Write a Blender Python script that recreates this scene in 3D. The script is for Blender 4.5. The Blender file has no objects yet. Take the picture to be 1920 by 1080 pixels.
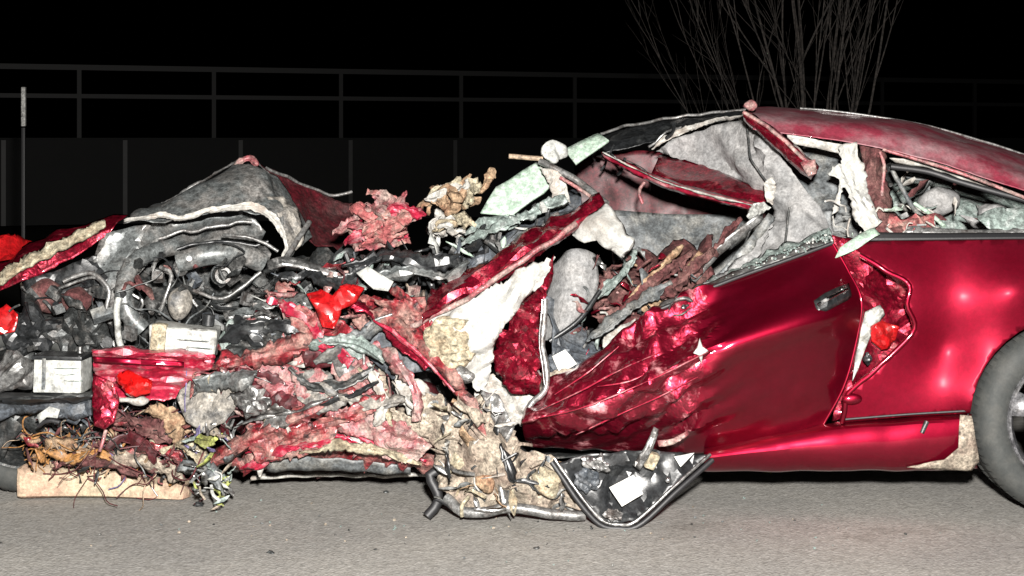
import bpy, math, random
import numpy as np
from mathutils import Vector, Matrix
from mathutils.geometry import delaunay_2d_cdt

scene = bpy.context.scene
COL = scene.collection

# ------------------------------------------------------------------ camera
CAMD, CAMH, FPX, HOR = 5.0, 1.21, 2950.0, 260.0      # distance, height, focal length (px of 1920), horizon row
cam = bpy.data.cameras.new('camera')
camo = bpy.data.objects.new('camera', cam)
COL.objects.link(camo)
camo.location = (0, -CAMD, CAMH)
camo.rotation_euler = (math.radians(90), 0, 0)
cam.sensor_width = 36
cam.lens = 36 * FPX / 1920
cam.shift_y = -(540 - HOR) / 1920
cam.clip_start = 0.05
cam.clip_end = 600
scene.camera = camo

# ------------------------------------------------------------------ night sky, the photographer's flash
world = bpy.data.worlds.new('World')
scene.world = world
world.use_nodes = True
wn = world.node_tree
sky = wn.nodes.new('ShaderNodeTexSky')
sky.sky_type = 'NISHITA'
sky.sun_disc = False
sky.sun_elevation = math.radians(-6)
sky.sun_rotation = math.radians(200)
bgn = wn.nodes['Background']
wn.links.new(sky.outputs['Color'], bgn.inputs['Color'])
bgn.inputs['Strength'].default_value = 0.05

flash = bpy.data.lights.new('camera_flash', 'SPOT')
flash.energy = 5200
flash.color = (1.0, 0.965, 0.92)
flash.shadow_soft_size = 0.09
flash.spot_size = math.radians(75)
flash.spot_blend = 0.6
flasho = bpy.data.objects.new('camera_flash', flash)
COL.objects.link(flasho)
flasho.location = (0.12, -CAMD, CAMH + 0.44)
flasho.rotation_euler = (Vector((0.1, 0, 0.62)) - flasho.location).to_track_quat('-Z', 'Y').to_euler()

scene.view_settings.view_transform = 'Standard'
scene.view_settings.look = 'None'
scene.view_settings.exposure = 0
scene.view_settings.gamma = 1
scene.render.engine = 'CYCLES'

# ------------------------------------------------------------------ helpers
def at(px, py, y):
    s = (CAMD + y) / FPX
    return np.array([(px - 960) * s, y, CAMH + (HOR - py) * s])

def AT(L):
    return np.array([at(*p) for p in L])

def hash3(ix, iy, iz, seed):
    h = (ix.astype(np.int64) * 73856093) ^ (iy.astype(np.int64) * 19349663) ^ (iz.astype(np.int64) * 83492791) ^ (seed * 2654435761 & 0x7fffffff)
    h = (h ^ (h >> 13)) * 1274126177 & 0x7fffffff
    h = h ^ (h >> 16)
    return (h & 0xffff) / 65535.0

def vnoise(P, seed=0):
    P = np.asarray(P, float)
    I = np.floor(P); F = P - I
    F = F * F * (3 - 2 * F)
    I = I.astype(np.int64)
    r = 0
    for a in (0, 1):
        for b in (0, 1):
            for c in (0, 1):
                w = (F[:, 0] if a else 1 - F[:, 0]) * (F[:, 1] if b else 1 - F[:, 1]) * (F[:, 2] if c else 1 - F[:, 2])
                r = r + w * hash3(I[:, 0] + a, I[:, 1] + b, I[:, 2] + c, seed)
    return r * 2 - 1

def crump(P, wl, seed, folds=6, fine=0.25):
    """crumpled sheet relief: straight folds meeting in sharp creases; fine adds softer cloth-like swelling"""
    rng = random.Random(seed)
    W = P.copy()
    for k in range(3):
        W[:, k] += (0.12 + 0.35 * fine) * wl * vnoise(P / (wl * 1.3) + 7.7 * k, seed + k)
    h = np.zeros(len(P))
    tot = 0
    for k in range(folds):
        d = np.array([rng.gauss(0, 1), rng.gauss(0, 0.6), rng.gauss(0, 1)])
        d /= np.linalg.norm(d)
        w = wl * rng.uniform(0.45, 1.9)
        t = W @ d / w + rng.random()
        tri = np.abs(2 * (t - np.floor(t + 0.5)))
        # folds come and go across the sheet
        m = np.clip(0.5 + 1.4 * vnoise(P / (wl * 2.1) + 3.3 * k, seed + 40 + k), 0, 1)
        h += (tri - 0.5) * w * m
        tot += w * 0.5 * 0.5
    h /= tot * 0.6
    h += fine * (0.35 * vnoise(P / wl, seed + 11) + 0.22 * vnoise(P / (wl * 0.35), seed + 12))
    return h

def vnormals(V, T):
    N = np.zeros_like(V)
    for t in T:
        a, b, c = V[t[0]], V[t[1]], V[t[2]]
        n = np.cross(b - a, c - a)
        for i in t:
            N[i] += n
    L = np.linalg.norm(N, axis=1)
    L[L == 0] = 1
    return N / L[:, None]

def link(o, parent=None):
    COL.objects.link(o)
    if parent is not None:
        o.parent = parent
    return o

def mk(name, V, T, mat, parent=None, thick=0.0, sharp=15, off=0.0):
    me = bpy.data.meshes.new(name)
    me.from_pydata([tuple(map(float, v)) for v in V], [], [tuple(map(int, t)) for t in T])
    for p in me.polygons:
        p.use_smooth = True
    if sharp:
        me.set_sharp_from_angle(angle=math.radians(sharp))
    if isinstance(mat, (list, tuple)):
        for m in mat:
            me.materials.append(M[m])
    else:
        me.materials.append(M[mat])
    o = bpy.data.objects.new(name, me)
    link(o, parent)
    if thick:
        s = o.modifiers.new('thickness', 'SOLIDIFY')
        s.thickness = thick
        s.offset = off
    return o

def tag(o, label, cat, group=None, kind=None):
    if label: o['label'] = label
    if cat: o['category'] = cat
    if group: o['group'] = group
    if kind: o['kind'] = kind
    return o

def empty(name, loc=(0, 0, 0)):
    o = bpy.data.objects.new(name, None)
    o.empty_display_size = 0.1
    o.location = loc
    return link(o)

def catmull(C, n):
    C = np.asarray(C, float)
    if len(C) == 2:
        t = np.linspace(0, 1, n)[:, None]
        return C[0] * (1 - t) + C[1] * t
    E = np.vstack([2 * C[0] - C[1], C, 2 * C[-1] - C[-2]])
    seg = len(C) - 1
    out = []
    for s in np.linspace(0, seg, n):
        i = min(int(s), seg - 1); f = s - i
        a, b, c, d = E[i], E[i + 1], E[i + 2], E[i + 3]
        out.append(0.5 * ((2 * b) + (-a + c) * f + (2 * a - 5 * b + 4 * c - d) * f * f + (-a + 3 * b - 3 * c + d) * f ** 3))
    return np.array(out)

def polyline(C, n):
    C = np.asarray(C, float)
    D = np.r_[0, np.cumsum(np.linalg.norm(np.diff(C, axis=0), axis=1))]
    s = np.linspace(0, D[-1], n)
    return np.stack([np.interp(s, D, C[:, k]) for k in range(3)], 1)

def relief(V, T, amp, wl, seed, ampfn=None, folds=6, pleat=None, fine=0.25):
    if amp:
        N = vnormals(V, T)
        h = crump(V, wl, seed, folds, fine) * amp
        if pleat:                     # parallel pressed folds along a direction in the picture plane
            ang, pw, pa, lng = (*pleat, 1.0)[:4]
            t = -math.sin(ang) * V[:, 0] + math.cos(ang) * V[:, 2]
            along = math.cos(ang) * V[:, 0] + math.sin(ang) * V[:, 2]
            Q = np.stack([along / (pw * 2.2 * lng), V[:, 1] * 0, t / (pw * 2.2)], 1)
            t = t / pw + 0.55 * vnoise(Q, seed + 3) + 0.25 * fine * vnoise(V / (pw * .8), seed + 4)
            tri = np.abs(2 * (t - np.floor(t + .5)))
            h = h + (tri - .5) * 2 * pa * (0.55 + 0.45 * vnoise(Q * 1.3, seed + 9))
        if ampfn is not None:
            h = h * np.array([ampfn(v) for v in V])
        V = V + N * h[:, None]
        # creasing also pulls the sheet sideways
        for k in range(3):
            V[:, k] += 0.25 * h * vnoise(V / wl + 31.1 * k, seed + 50 + k)
    return V

def loft(name, mat, rows, parent=None, amp=0.0, wl=0.12, seed=1, thick=0.003, nu=None, nv=None,
         rag=0.0, res=0.014, ampfn=None, sharp=15, straight=False, raw=False, folds=6, pleat=None, fine=0.25):
    """surface through rows of (px,py,depth) points (or xyz rows when raw)"""
    R = [np.asarray(r, float) if raw else AT(r) for r in rows]
    ln = max(np.linalg.norm(np.diff(r, axis=0), axis=1).sum() for r in R)
    cr = np.mean([np.linalg.norm(R[i + 1].mean(0) - R[i].mean(0)) for i in range(len(R) - 1)]) * (len(R) - 1)
    nu = nu or int(min(150, max(6, ln / res)))
    nv = nv or int(min(90, max(4, cr / res)))
    fn = polyline if straight else catmull
    RR = np.array([fn(r, nu) for r in R])                # rows x nu x 3
    G = np.stack([fn(RR[:, i], nv) for i in range(nu)], 1)  # nv x nu x 3
    if rag:
        rng = np.random.RandomState(seed)
        du = (G[:, 1] - G[:, 0]); du2 = (G[:, -2] - G[:, -1])
        G[:, 0] += du * (rng.rand(nv, 1) - .3) * rag; G[:, -1] += du2 * (rng.rand(nv, 1) - .3) * rag
        dv = (G[1] - G[0]); dv2 = (G[-2] - G[-1])
        G[0] += dv * (rng.rand(nu, 1) - .4) * rag; G[-1] += dv2 * (rng.rand(nu, 1) - .4) * rag
    V = G.reshape(-1, 3)
    T = []
    for j in range(nv - 1):
        for i in range(nu - 1):
            a = j * nu + i
            T += [(a, a + 1, a + nu + 1), (a, a + nu + 1, a + nu)] if (i + j) % 2 else [(a, a + 1, a + nu), (a + 1, a + nu + 1, a + nu)]
    V = relief(V, T, amp, wl, seed, ampfn, folds, pleat, fine)
    return mk(name, V, T, mat, parent, thick, sharp)

def inside(x, y, poly):
    c = False
    j = len(poly) - 1
    for i in range(len(poly)):
        xi, yi = poly[i][0], poly[i][1]; xj, yj = poly[j][0], poly[j][1]
        if (yi > y) != (yj > y) and x < (xj - xi) * (y - yi) / (yj - yi) + xi:
            c = not c
        j = i
    return c

def sheet(name, mat, poly, parent=None, ctrl=(), amp=0.0, wl=0.1, seed=1, thick=0.003, step=9, rag=0.0,
          ampfn=None, sharp=15, folds=6, pleat=None, fine=0.25):
    """sheet with a free outline of (px,py,depth) points; inner control points bend it in depth"""
    rng = random.Random(seed)
    B = []
    n = len(poly)
    for i in range(n):
        a, b = np.array(poly[i], float), np.array(poly[(i + 1) % n], float)
        k = max(1, int(np.hypot(*(b - a)[:2]) / step))
        for s in range(k):
            p = a + (b - a) * s / k
            if rag and s:
                p[0] += rng.uniform(-rag, rag); p[1] += rng.uniform(-rag, rag)
            B.append(p)
    C = np.array([list(p) for p in poly] + [list(p) for p in ctrl], float)
    # thin plate spline for the depth
    XY = C[:, :2] / 100.0
    m = len(C)
    d = np.linalg.norm(XY[:, None] - XY[None], axis=2)
    K = np.where(d > 0, d * d * np.log(d + 1e-9), 0) + np.eye(m) * 0.02
    A = np.zeros((m + 3, m + 3))
    A[:m, :m] = K; A[:m, m] = 1; A[:m, m + 1:] = XY
    A[m, :m] = 1; A[m + 1:, :m] = XY.T
    w = np.linalg.solve(A + np.eye(m + 3) * 1e-9, np.r_[C[:, 2], 0, 0, 0])
    x0, x1 = min(b[0] for b in B), max(b[0] for b in B)
    y0, y1 = min(b[1] for b in B), max(b[1] for b in B)
    pts = [(b[0], b[1]) for b in B]
    nb = len(pts)
    yy = y0 + step * .5; row = 0
    while yy < y1:
        xx = x0 + step * (.5 if row % 2 else 1.0)
        while xx < x1:
            qx, qy = xx + rng.uniform(-.25, .25) * step, yy + rng.uniform(-.25, .25) * step
            if inside(qx, qy, B) and min((qx - b[0]) ** 2 + (qy - b[1]) ** 2 for b in B) > (step * .5) ** 2:
                pts.append((qx, qy))
            xx += step
        yy += step * .87; row += 1
    vo, eo, fo, *_ = delaunay_2d_cdt([Vector(p) for p in pts], [], [list(range(nb))], 1, 1e-4)
    Q = np.array([(v.x, v.y) for v in vo])
    dd = np.linalg.norm(Q[:, None] / 100.0 - XY[None], axis=2)
    Y = np.where(dd > 0, dd * dd * np.log(dd + 1e-9), 0) @ w[:m] + w[m] + (Q / 100.0) @ w[m + 1:]
    V = np.array([at(q[0], q[1], y) for q, y in zip(Q, Y)])
    T = [tuple(f) for f in fo if len(f) == 3]
    V = relief(V, T, amp, wl, seed, ampfn, folds, pleat, fine)
    return mk(name, V, T, mat, parent, thick, sharp)

def tube_arrays(C, r, k=8, n=None, taper=None, wob=0.0, seed=0, smooth=True):
    C = np.asarray(C, float)
    ln = np.linalg.norm(np.diff(C, axis=0), axis=1).sum()
    n = n or int(max(4, min(60, ln / 0.02)))
    L = catmull(C, n) if smooth else polyline(C, n)
    if wob:
        for a in range(3):
            L[:, a] += wob * vnoise(L / 0.05 + 9 * a, seed + a)
    V = []; T = []
    prev = np.array([0.13, 0.9, 0.31])
    for i in range(n):
        t = L[min(i + 1, n - 1)] - L[max(i - 1, 0)]
        t /= (np.linalg.norm(t) + 1e-9)
        u = prev - t * (prev @ t); u /= (np.linalg.norm(u) + 1e-9); prev = u
        v = np.cross(t, u)
        rr = r * (1 if taper is None else 1 + (taper - 1) * i / (n - 1))
        for j in range(k):
            a = 2 * math.pi * j / k
            V.append(L[i] + rr * (math.cos(a) * u + math.sin(a) * v))
    for i in range(n - 1):
        for j in range(k):
            a, b = i * k + j, i * k + (j + 1) % k
            T.append((a, b, b + k, a + k))
    T.append(tuple(range(k))[::-1]); T.append(tuple(range((n - 1) * k, n * k)))
    return V, T

def tube(name, mat, pts, r, parent=None, k=10, raw=False, taper=None, wob=0.0, seed=0, n=None, smooth=True):
    C = pts if raw else AT(pts)
    V, T = tube_arrays(C, r, k, n, taper, wob, seed, smooth)
    return mk(name, V, T, mat, parent, 0, 45)

def strip(name, mat, pts, w, parent=None, seed=1, amp=.006, wl=.05, thick=.003, up=None):
    """torn ribbon of uneven width along a line"""
    C = AT(pts)
    n = int(max(8, np.linalg.norm(np.diff(C, axis=0), axis=1).sum() / .009))
    L = catmull(C, n)
    rr = np.random.RandomState(seed)
    NR = 3 if w < .02 else 7
    rows = [[] for _ in range(NR)]
    kink = [rr.uniform(-.5, .5) for _ in range(NR)]
    for i in range(n):
        t = L[min(i + 1, n - 1)] - L[max(i - 1, 0)]; t /= np.linalg.norm(t) + 1e-9
        u = np.cross(t, np.array([0, 1, 0])); u /= np.linalg.norm(u) + 1e-9
        v = np.cross(u, t)
        end = min(1, .25 + 5 * min(i, n - 1 - i) / n)
        fa = w * (0.8 + 0.5 * vnoise(np.array([[i * .17, seed, 0.]]), seed)[0] + .14 * rr.randn()) * end
        fb = w * (0.8 + 0.5 * vnoise(np.array([[i * .17, seed, 9.]]), seed)[0] + .14 * rr.randn()) * end
        tw = .9 * vnoise(np.array([[i * .05, seed, 4.]]), seed)[0]            # the sheet twists along its length
        ca, sa = math.cos(tw), math.sin(tw)
        for q in range(NR):
            f = q / (NR - 1) - .5
            e = f * (fa if f > 0 else fb)
            rows[q].append(L[i] + (u * ca + v * sa) * e + np.array([0, abs(f) * .5 * w + kink[q] * w * .22, 0]))
    V = np.array(rows).reshape(-1, 3); T = []
    for j in range(NR - 1):
        for i in range(n - 1):
            a = j * n + i
            T.append((a, a + 1, a + n + 1, a + n))
    V = relief(V, [t[:3] for t in T], min(amp, w * .22), wl, seed, fine=.05)
    return mk(name, V, T, mat, parent, thick, 18)

_ico = {}
def ico(sub):
    if sub not in _ico:
        import bmesh
        bm = bmesh.new()
        bmesh.ops.create_icosphere(bm, subdivisions=sub, radius=1)
        bm.verts.ensure_lookup_table()
        _ico[sub] = (np.array([v.co[:] for v in bm.verts]), [tuple(v.index for v in f.verts) for f in bm.faces])
        bm.free()
    return _ico[sub]

METALS = ('raw_metal', 'dull_metal', 'dark_metal', 'hood_grey', 'blue_grey', 'paint_inner', 'yellow_green', 'red_plastic', 'black_plastic')
def lump(name, mat, c, rad, parent=None, amp=0.25, wl=0.08, seed=1, sub=4, sharp=40, rot=0.0, raw=False, folds=6):
    V, T = ico(sub)
    c3 = np.array(c, float) if raw else at(*c)
    S = V * np.array(rad)
    ca, sa = math.cos(rot), math.sin(rot)
    S = np.stack([S[:, 0] * ca - S[:, 2] * sa, S[:, 1], S[:, 0] * sa + S[:, 2] * ca], 1)
    met = mat in METALS
    if met: amp *= 1.5; wl = min(wl, min(rad) * 1.1); sharp = 12
    h = crump(S + c3, wl, seed, folds, .0 if met else .5) * amp * min(rad)
    if not met: h += vnoise((S + c3) / (min(rad) * 1.5), seed + 5) * amp * min(rad)
    P = S + c3 + V * h[:, None]
    return mk(name, P, T, mat, parent, 0, sharp)

def box(name, mat, c, dims, parent=None, rot=(0, 0, 0), bev=0.004, raw=False, dent=0.0, seed=1, seg=2):
    import bmesh
    bm = bmesh.new()
    bmesh.ops.create_cube(bm, size=1)
    bmesh.ops.scale(bm, vec=dims, verts=bm.verts)
    bmesh.ops.bevel(bm, geom=bm.edges[:], offset=bev, segments=seg, affect='EDGES', profile=.6)
    if dent:
        bmesh.ops.subdivide_edges(bm, edges=bm.edges[:], cuts=3, use_grid_fill=True)
    m = Matrix.Rotation(rot[2], 4, 'Z') @ Matrix.Rotation(rot[1], 4, 'Y') @ Matrix.Rotation(rot[0], 4, 'X')
    bm.transform(m)
    bm.verts.ensure_lookup_table()
    V = np.array([v.co[:] for v in bm.verts]); T = [tuple(v.index for v in f.verts) for f in bm.faces]
    bm.free()
    V = V + (np.array(c, float) if raw else at(*c))
    if dent:
        for k in range(3):
            V[:, k] += dent * vnoise(V / 0.06 + 5 * k, seed + k)
    return mk(name, V, T, mat, parent, 0, 35)

def lathe_arrays(prof, n=48, axis='y'):
    """profile of (radius, depth) turned about the depth axis"""
    V = []; T = []
    m = len(prof)
    for i in range(n):
        a = 2 * math.pi * i / n
        for r, y in prof:
            V.append((r * math.cos(a), y, r * math.sin(a)))
    for i in range(n):
        for j in range(m - 1):
            a = i * m + j; b = ((i + 1) % n) * m + j
            T.append((a, b, b + 1, a + 1))
    return np.array(V), T

# ------------------------------------------------------------------ materials
M = {}
def nt(name):
    m = bpy.data.materials.new(name)
    m.use_nodes = True
    t = m.node_tree
    return m, t, t.nodes['Principled BSDF']

def mat(name, col, rough=0.5, metal=0.0, coat=0.0, spec=0.5, col2=None, nscale=12.0, mix=(0.45, 0.6), bump=0.0, bscale=60.0,
        col3=None, n3=40.0, mix3=(0.6, 0.68), rough2=None, sheen=0.0, trans=0.0, crease=0.0, cscale=20.0, grime=0.75):
    m, t, b = nt(name)
    L = t.links
    tc = t.nodes.new('ShaderNodeTexCoord')
    b.inputs['Base Color'].default_value = (*col, 1)
    b.inputs['Roughness'].default_value = rough
    b.inputs['Metallic'].default_value = metal
    b.inputs['Coat Weight'].default_value = coat
    b.inputs['Coat Roughness'].default_value = 0.06
    b.inputs['Specular IOR Level'].default_value = spec
    b.inputs['Transmission Weight'].default_value = trans
    b.inputs['Sheen Weight'].default_value = sheen
    cur = None
    def noise(scale, det=5):
        n = t.nodes.new('ShaderNodeTexNoise')
        n.inputs['Scale'].default_value = scale
        n.inputs['Detail'].default_value = det
        n.inputs['Roughness'].default_value = 0.65
        L.new(tc.outputs['Object'], n.inputs['Vector'])
        return n
    def ramp(n, lo, hi):
        r = t.nodes.new('ShaderNodeMapRange')
        r.inputs['From Min'].default_value = lo; r.inputs['From Max'].default_value = hi
        L.new(n.outputs['Fac'], r.inputs['Value'])
        return r
    if col2:
        r = ramp(noise(nscale), *mix)
        mx = t.nodes.new('ShaderNodeMix'); mx.data_type = 'RGBA'
        mx.inputs[6].default_value = (*col, 1); mx.inputs[7].default_value = (*col2, 1)
        L.new(r.outputs[0], mx.inputs[0])
        cur = mx.outputs[2]
        if rough2 is not None:
            rr = t.nodes.new('ShaderNodeMapRange')
            rr.inputs['To Min'].default_value = rough; rr.inputs['To Max'].default_value = rough2
            L.new(r.outputs[0], rr.inputs['Value'])
            L.new(rr.outputs[0], b.inputs['Roughness'])
            if coat:
                cc = t.nodes.new('ShaderNodeMapRange')
                cc.inputs['To Min'].default_value = coat; cc.inputs['To Max'].default_value = 0
                L.new(r.outputs[0], cc.inputs['Value'])
                L.new(cc.outputs[0], b.inputs['Coat Weight'])
            if metal:
                cc = t.nodes.new('ShaderNodeMapRange')
                cc.inputs['To Min'].default_value = metal; cc.inputs['To Max'].default_value = 0
                L.new(r.outputs[0], cc.inputs['Value'])
                L.new(cc.outputs[0], b.inputs['Metallic'])
    if col3:
        r = ramp(noise(n3, 8), *mix3)
        mx = t.nodes.new('ShaderNodeMix'); mx.data_type = 'RGBA'
        mx.inputs[7].default_value = (*col3, 1)
        if cur is not None: L.new(cur, mx.inputs[6])
        else: mx.inputs[6].default_value = (*col, 1)
        L.new(r.outputs[0], mx.inputs[0])
        cur = mx.outputs[2]
    if grime:                             # dirt and wear: fine mottling of the colour
        for sc_, wt, dt in ((42.0, 1.0, 3), (130.0, 0.7, 2)):
            nz = noise(sc_, dt)
            r = t.nodes.new('ShaderNodeMapRange')
            r.inputs['From Min'].default_value = 0.34; r.inputs['From Max'].default_value = 0.66
            r.inputs['To Min'].default_value = 1 - 0.75 * grime * wt; r.inputs['To Max'].default_value = 1 + 0.45 * grime * wt
            L.new(nz.outputs['Fac'], r.inputs['Value'])
            mx = t.nodes.new('ShaderNodeVectorMath'); mx.operation = 'SCALE'
            if cur is not None: L.new(cur, mx.inputs[0])
            else: mx.inputs[0].default_value = col
            L.new(r.outputs[0], mx.inputs['Scale'])
            cur = mx.outputs[0]
    if cur is not None:
        L.new(cur, b.inputs['Base Color'])
    if bump or crease:
        h = None
        bp = t.nodes.new('ShaderNodeBump')
        bp.inputs['Distance'].default_value = 0.01
        if crease:
            acc = None
            for q, (sc_, wt) in enumerate(((cscale * .5, 1.0), (cscale * 1.3, .5), (cscale * 3, .25))):
                nz = noise(sc_, 1)
                m1 = t.nodes.new('ShaderNodeMath'); m1.operation = 'SUBTRACT'; m1.inputs[1].default_value = 0.5
                L.new(nz.outputs['Fac'], m1.inputs[0])
                m2 = t.nodes.new('ShaderNodeMath'); m2.operation = 'ABSOLUTE'
                L.new(m1.outputs[0], m2.inputs[0])
                m3 = t.nodes.new('ShaderNodeMath'); m3.operation = 'MULTIPLY_ADD'; m3.inputs[1].default_value = wt * 2
                L.new(m2.outputs[0], m3.inputs[0])
                if acc is not None: L.new(acc.outputs[0], m3.inputs[2])
                else: m3.inputs[2].default_value = 0
                acc = m3
            L.new(acc.outputs[0], bp.inputs['Height'])
            bp.inputs['Strength'].default_value = crease
        else:
            L.new(noise(bscale, 6).outputs['Fac'], bp.inputs['Height'])
            bp.inputs['Strength'].default_value = bump
        L.new(bp.outputs['Normal'], b.inputs['Normal'])
    M[name] = m
    return m

RED = (0.150, 0.0022, 0.013)
mat('paint', (0.165, 0.0010, 0.013), 0.47, 0.93, 0.7, col2=(0.175, 0.003, 0.018), nscale=4, mix=(0.45, 0.8), bump=0.012, bscale=140, grime=0.10)
M['paint'].node_tree.nodes['Principled BSDF'].inputs['Coat Roughness'].default_value = 0.13
mat('paint_rear', (0.185, 0.0010, 0.014), 0.58, 0.86, 0.06, col2=(0.18, 0.004, 0.018), nscale=4, mix=(0.45, 0.8), bump=0.015, bscale=140, grime=0.14)
M['paint_rear'].node_tree.nodes['Principled BSDF'].inputs['Coat Roughness'].default_value = 0.28
mat('paint_roof', (0.19, 0.022, 0.040), 0.55, 0.2, 0.4, col2=(0.22, 0.13, 0.14), nscale=6, mix=(0.4, 0.65), bump=0.03, bscale=60, grime=0.3)
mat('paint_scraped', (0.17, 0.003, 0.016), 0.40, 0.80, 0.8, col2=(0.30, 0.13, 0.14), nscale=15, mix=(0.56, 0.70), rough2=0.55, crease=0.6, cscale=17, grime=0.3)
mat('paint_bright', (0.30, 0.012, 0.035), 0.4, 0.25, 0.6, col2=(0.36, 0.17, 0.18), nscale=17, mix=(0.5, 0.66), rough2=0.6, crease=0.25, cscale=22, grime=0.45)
mat('paint_crumpled', (0.19, 0.003, 0.016), 0.4, 0.72, 0.9, col2=(0.20, 0.06, 0.06), nscale=16, mix=(0.56, 0.74), rough2=0.6, crease=0.35, cscale=26)
mat('paint_dusty', (0.17, 0.012, 0.018), 0.45, 0.2, 0.3, col2=(0.22, 0.125, 0.105), nscale=11, mix=(0.42, 0.62), rough2=0.8, crease=0.5, cscale=30,
    col3=(0.03, 0.012, 0.012), n3=28, mix3=(0.55, 0.64))
mat('paint_pink', (0.1968, 0.0508, 0.0574), 0.5, 0.1, 0.3, col2=(0.2296, 0.1681, 0.1476), nscale=14, mix=(0.42, 0.62), rough2=0.8, crease=0.45, cscale=30,
    col3=(0.05, 0.02, 0.02), n3=22, mix3=(0.6, 0.68))
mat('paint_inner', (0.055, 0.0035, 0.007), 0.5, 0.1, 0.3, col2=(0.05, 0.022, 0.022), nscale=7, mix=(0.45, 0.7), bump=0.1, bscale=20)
mat('hood_grey', (0.1063, 0.1150, 0.1150), 0.42, 0.35, 0, col2=(0.2125, 0.2000, 0.1875), nscale=9, mix=(0.45, 0.7), bump=0.15, bscale=25, col3=(0.0250, 0.0250, 0.0250), n3=18, mix3=(0.6, 0.75))
mat('hood_dirt', (0.2080, 0.1920, 0.1680), 0.7, 0.0, 0, col2=(0.0800, 0.0800, 0.0800), nscale=18, mix=(0.45, 0.65), bump=0.3, bscale=40)
mat('dark_metal', (0.0420, 0.0450, 0.0450), 0.45, 0.5, 0, col2=(0.1350, 0.1275, 0.1200), nscale=25, mix=(0.5, 0.7), bump=0.2, bscale=50)
mat('black_plastic', (0.012, 0.013, 0.014), 0.38, 0, 0, col2=(0.04, 0.042, 0.042), nscale=14, mix=(0.5, 0.75), bump=0.1, bscale=60)
mat('grey_plastic', (0.075, 0.082, 0.085), 0.55, 0, 0, col2=(0.15, 0.145, 0.13), nscale=12, mix=(0.45, 0.7), bump=0.15, bscale=40, col3=(0.02, 0.02, 0.02), n3=30, mix3=(0.6, 0.7))
mat('blue_grey', (0.05, 0.058, 0.068), 0.5, 0, 0, col2=(0.085, 0.088, 0.09), nscale=16, mix=(0.45, 0.7), bump=0.2, bscale=40)
mat('raw_metal', (0.3000, 0.3000, 0.2940), 0.33, 0.9, 0, col2=(0.1080, 0.1020, 0.0960), nscale=22, mix=(0.5, 0.68), rough2=0.6, bump=0.15, bscale=40)
mat('dull_metal', (0.2016, 0.2016, 0.1974), 0.45, 0.6, 0, col2=(0.1092, 0.0924, 0.0840), nscale=20, mix=(0.48, 0.68), bump=0.2, bscale=50)
mat('white_plastic', (0.3057, 0.3109, 0.2951), 0.45, 0, 0, col2=(0.1897, 0.1845, 0.1634), nscale=15, mix=(0.5, 0.75), bump=0.05, col3=(0.0632, 0.0580, 0.0527), n3=14, mix3=(0.56, 0.70), grime=0.45)
mat('airbag', (0.2970, 0.2970, 0.2808), 0.85, 0, 0, spec=0.2, col2=(0.2160, 0.1944, 0.1728), nscale=9, mix=(0.5, 0.75), bump=0.15, bscale=45, grime=0.3)
mat('white_cloth', (0.3024, 0.2952, 0.2736), 0.9, 0, 0, spec=0.2, col2=(0.2160, 0.1800, 0.1512), nscale=12, mix=(0.48, 0.7), bump=0.3, bscale=35, grime=0.45)
mat('cream_foam', (0.2775, 0.2475, 0.1800), 0.95, 0, 0, spec=0.15, col2=(0.2025, 0.1575, 0.1050), nscale=18, mix=(0.45, 0.65), bump=0.6, bscale=55, col3=(0.0600, 0.0375, 0.0225), n3=40, mix3=(0.64, 0.7))
mat('grey_cloth', (0.1662, 0.1662, 0.1662), 0.9, 0, 0, spec=0.15, col2=(0.2346, 0.2297, 0.2248), nscale=10, mix=(0.42, 0.66), bump=0.3, bscale=60, grime=0.45)
mat('green_grey', (0.1375, 0.1688, 0.1562), 0.75, 0, 0, spec=0.3, col2=(0.2500, 0.2750, 0.2625), nscale=30, mix=(0.5, 0.65), bump=0.4, bscale=90)
mat('mint', (0.2400, 0.3200, 0.2560), 0.7, 0, 0, spec=0.3, col2=(0.3040, 0.3600, 0.3120), nscale=40, mix=(0.45, 0.6), bump=0.3, bscale=80, col3=(0.1360, 0.1520, 0.1200), n3=25, mix3=(0.6, 0.75), grime=0.45)
mat('beige_dirt', (0.2325, 0.1988, 0.1575), 0.85, 0, 0, spec=0.25, col2=(0.1650, 0.1275, 0.1013), nscale=13, mix=(0.45, 0.62), crease=0.5, cscale=32, col3=(0.0525, 0.0413, 0.0338), n3=17, mix3=(0.60, 0.67))
mat('maroon_cloth', (0.0700, 0.0245, 0.0245), 0.9, 0, 0, spec=0.2, col2=(0.1190, 0.0630, 0.0560), nscale=14, mix=(0.45, 0.65), bump=0.4, bscale=40)
mat('red_plastic', (0.2730, 0.0052, 0.0065), 0.3, 0, 0.3, col2=(0.1690, 0.0065, 0.0065), nscale=14, mix=(0.5, 0.7), bump=0.1, bscale=30, grime=0.45)
mat('pink_cloth', (0.2520, 0.0700, 0.0700), 0.9, 0, 0, spec=0.2, col2=(0.2800, 0.1820, 0.1540), nscale=16, mix=(0.45, 0.62), bump=0.5, bscale=40)
mat('tan_foam', (0.2520, 0.1750, 0.1120), 0.95, 0, 0, spec=0.1, col2=(0.1680, 0.0910, 0.0560), nscale=22, mix=(0.47, 0.64), bump=0.6, bscale=50)
mat('board_foam', (0.33, 0.27, 0.19), 0.9, 0, 0, spec=0.2, col2=(0.31, 0.19, 0.14), nscale=4, mix=(0.42, 0.62), bump=0.4, bscale=50, col3=(0.17, 0.11, 0.07), n3=11, mix3=(0.58, 0.75), grime=0.4)
mat('yellow_green', (0.2400, 0.2720, 0.0640), 0.7, 0, 0, col2=(0.1280, 0.1280, 0.0400), nscale=20, bump=0.2)
mat('orange_wire', (0.2160, 0.1020, 0.0300), 0.6, 0, 0)
mat('maroon_wire', (0.0660, 0.0132, 0.0150), 0.6, 0, 0)
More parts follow.
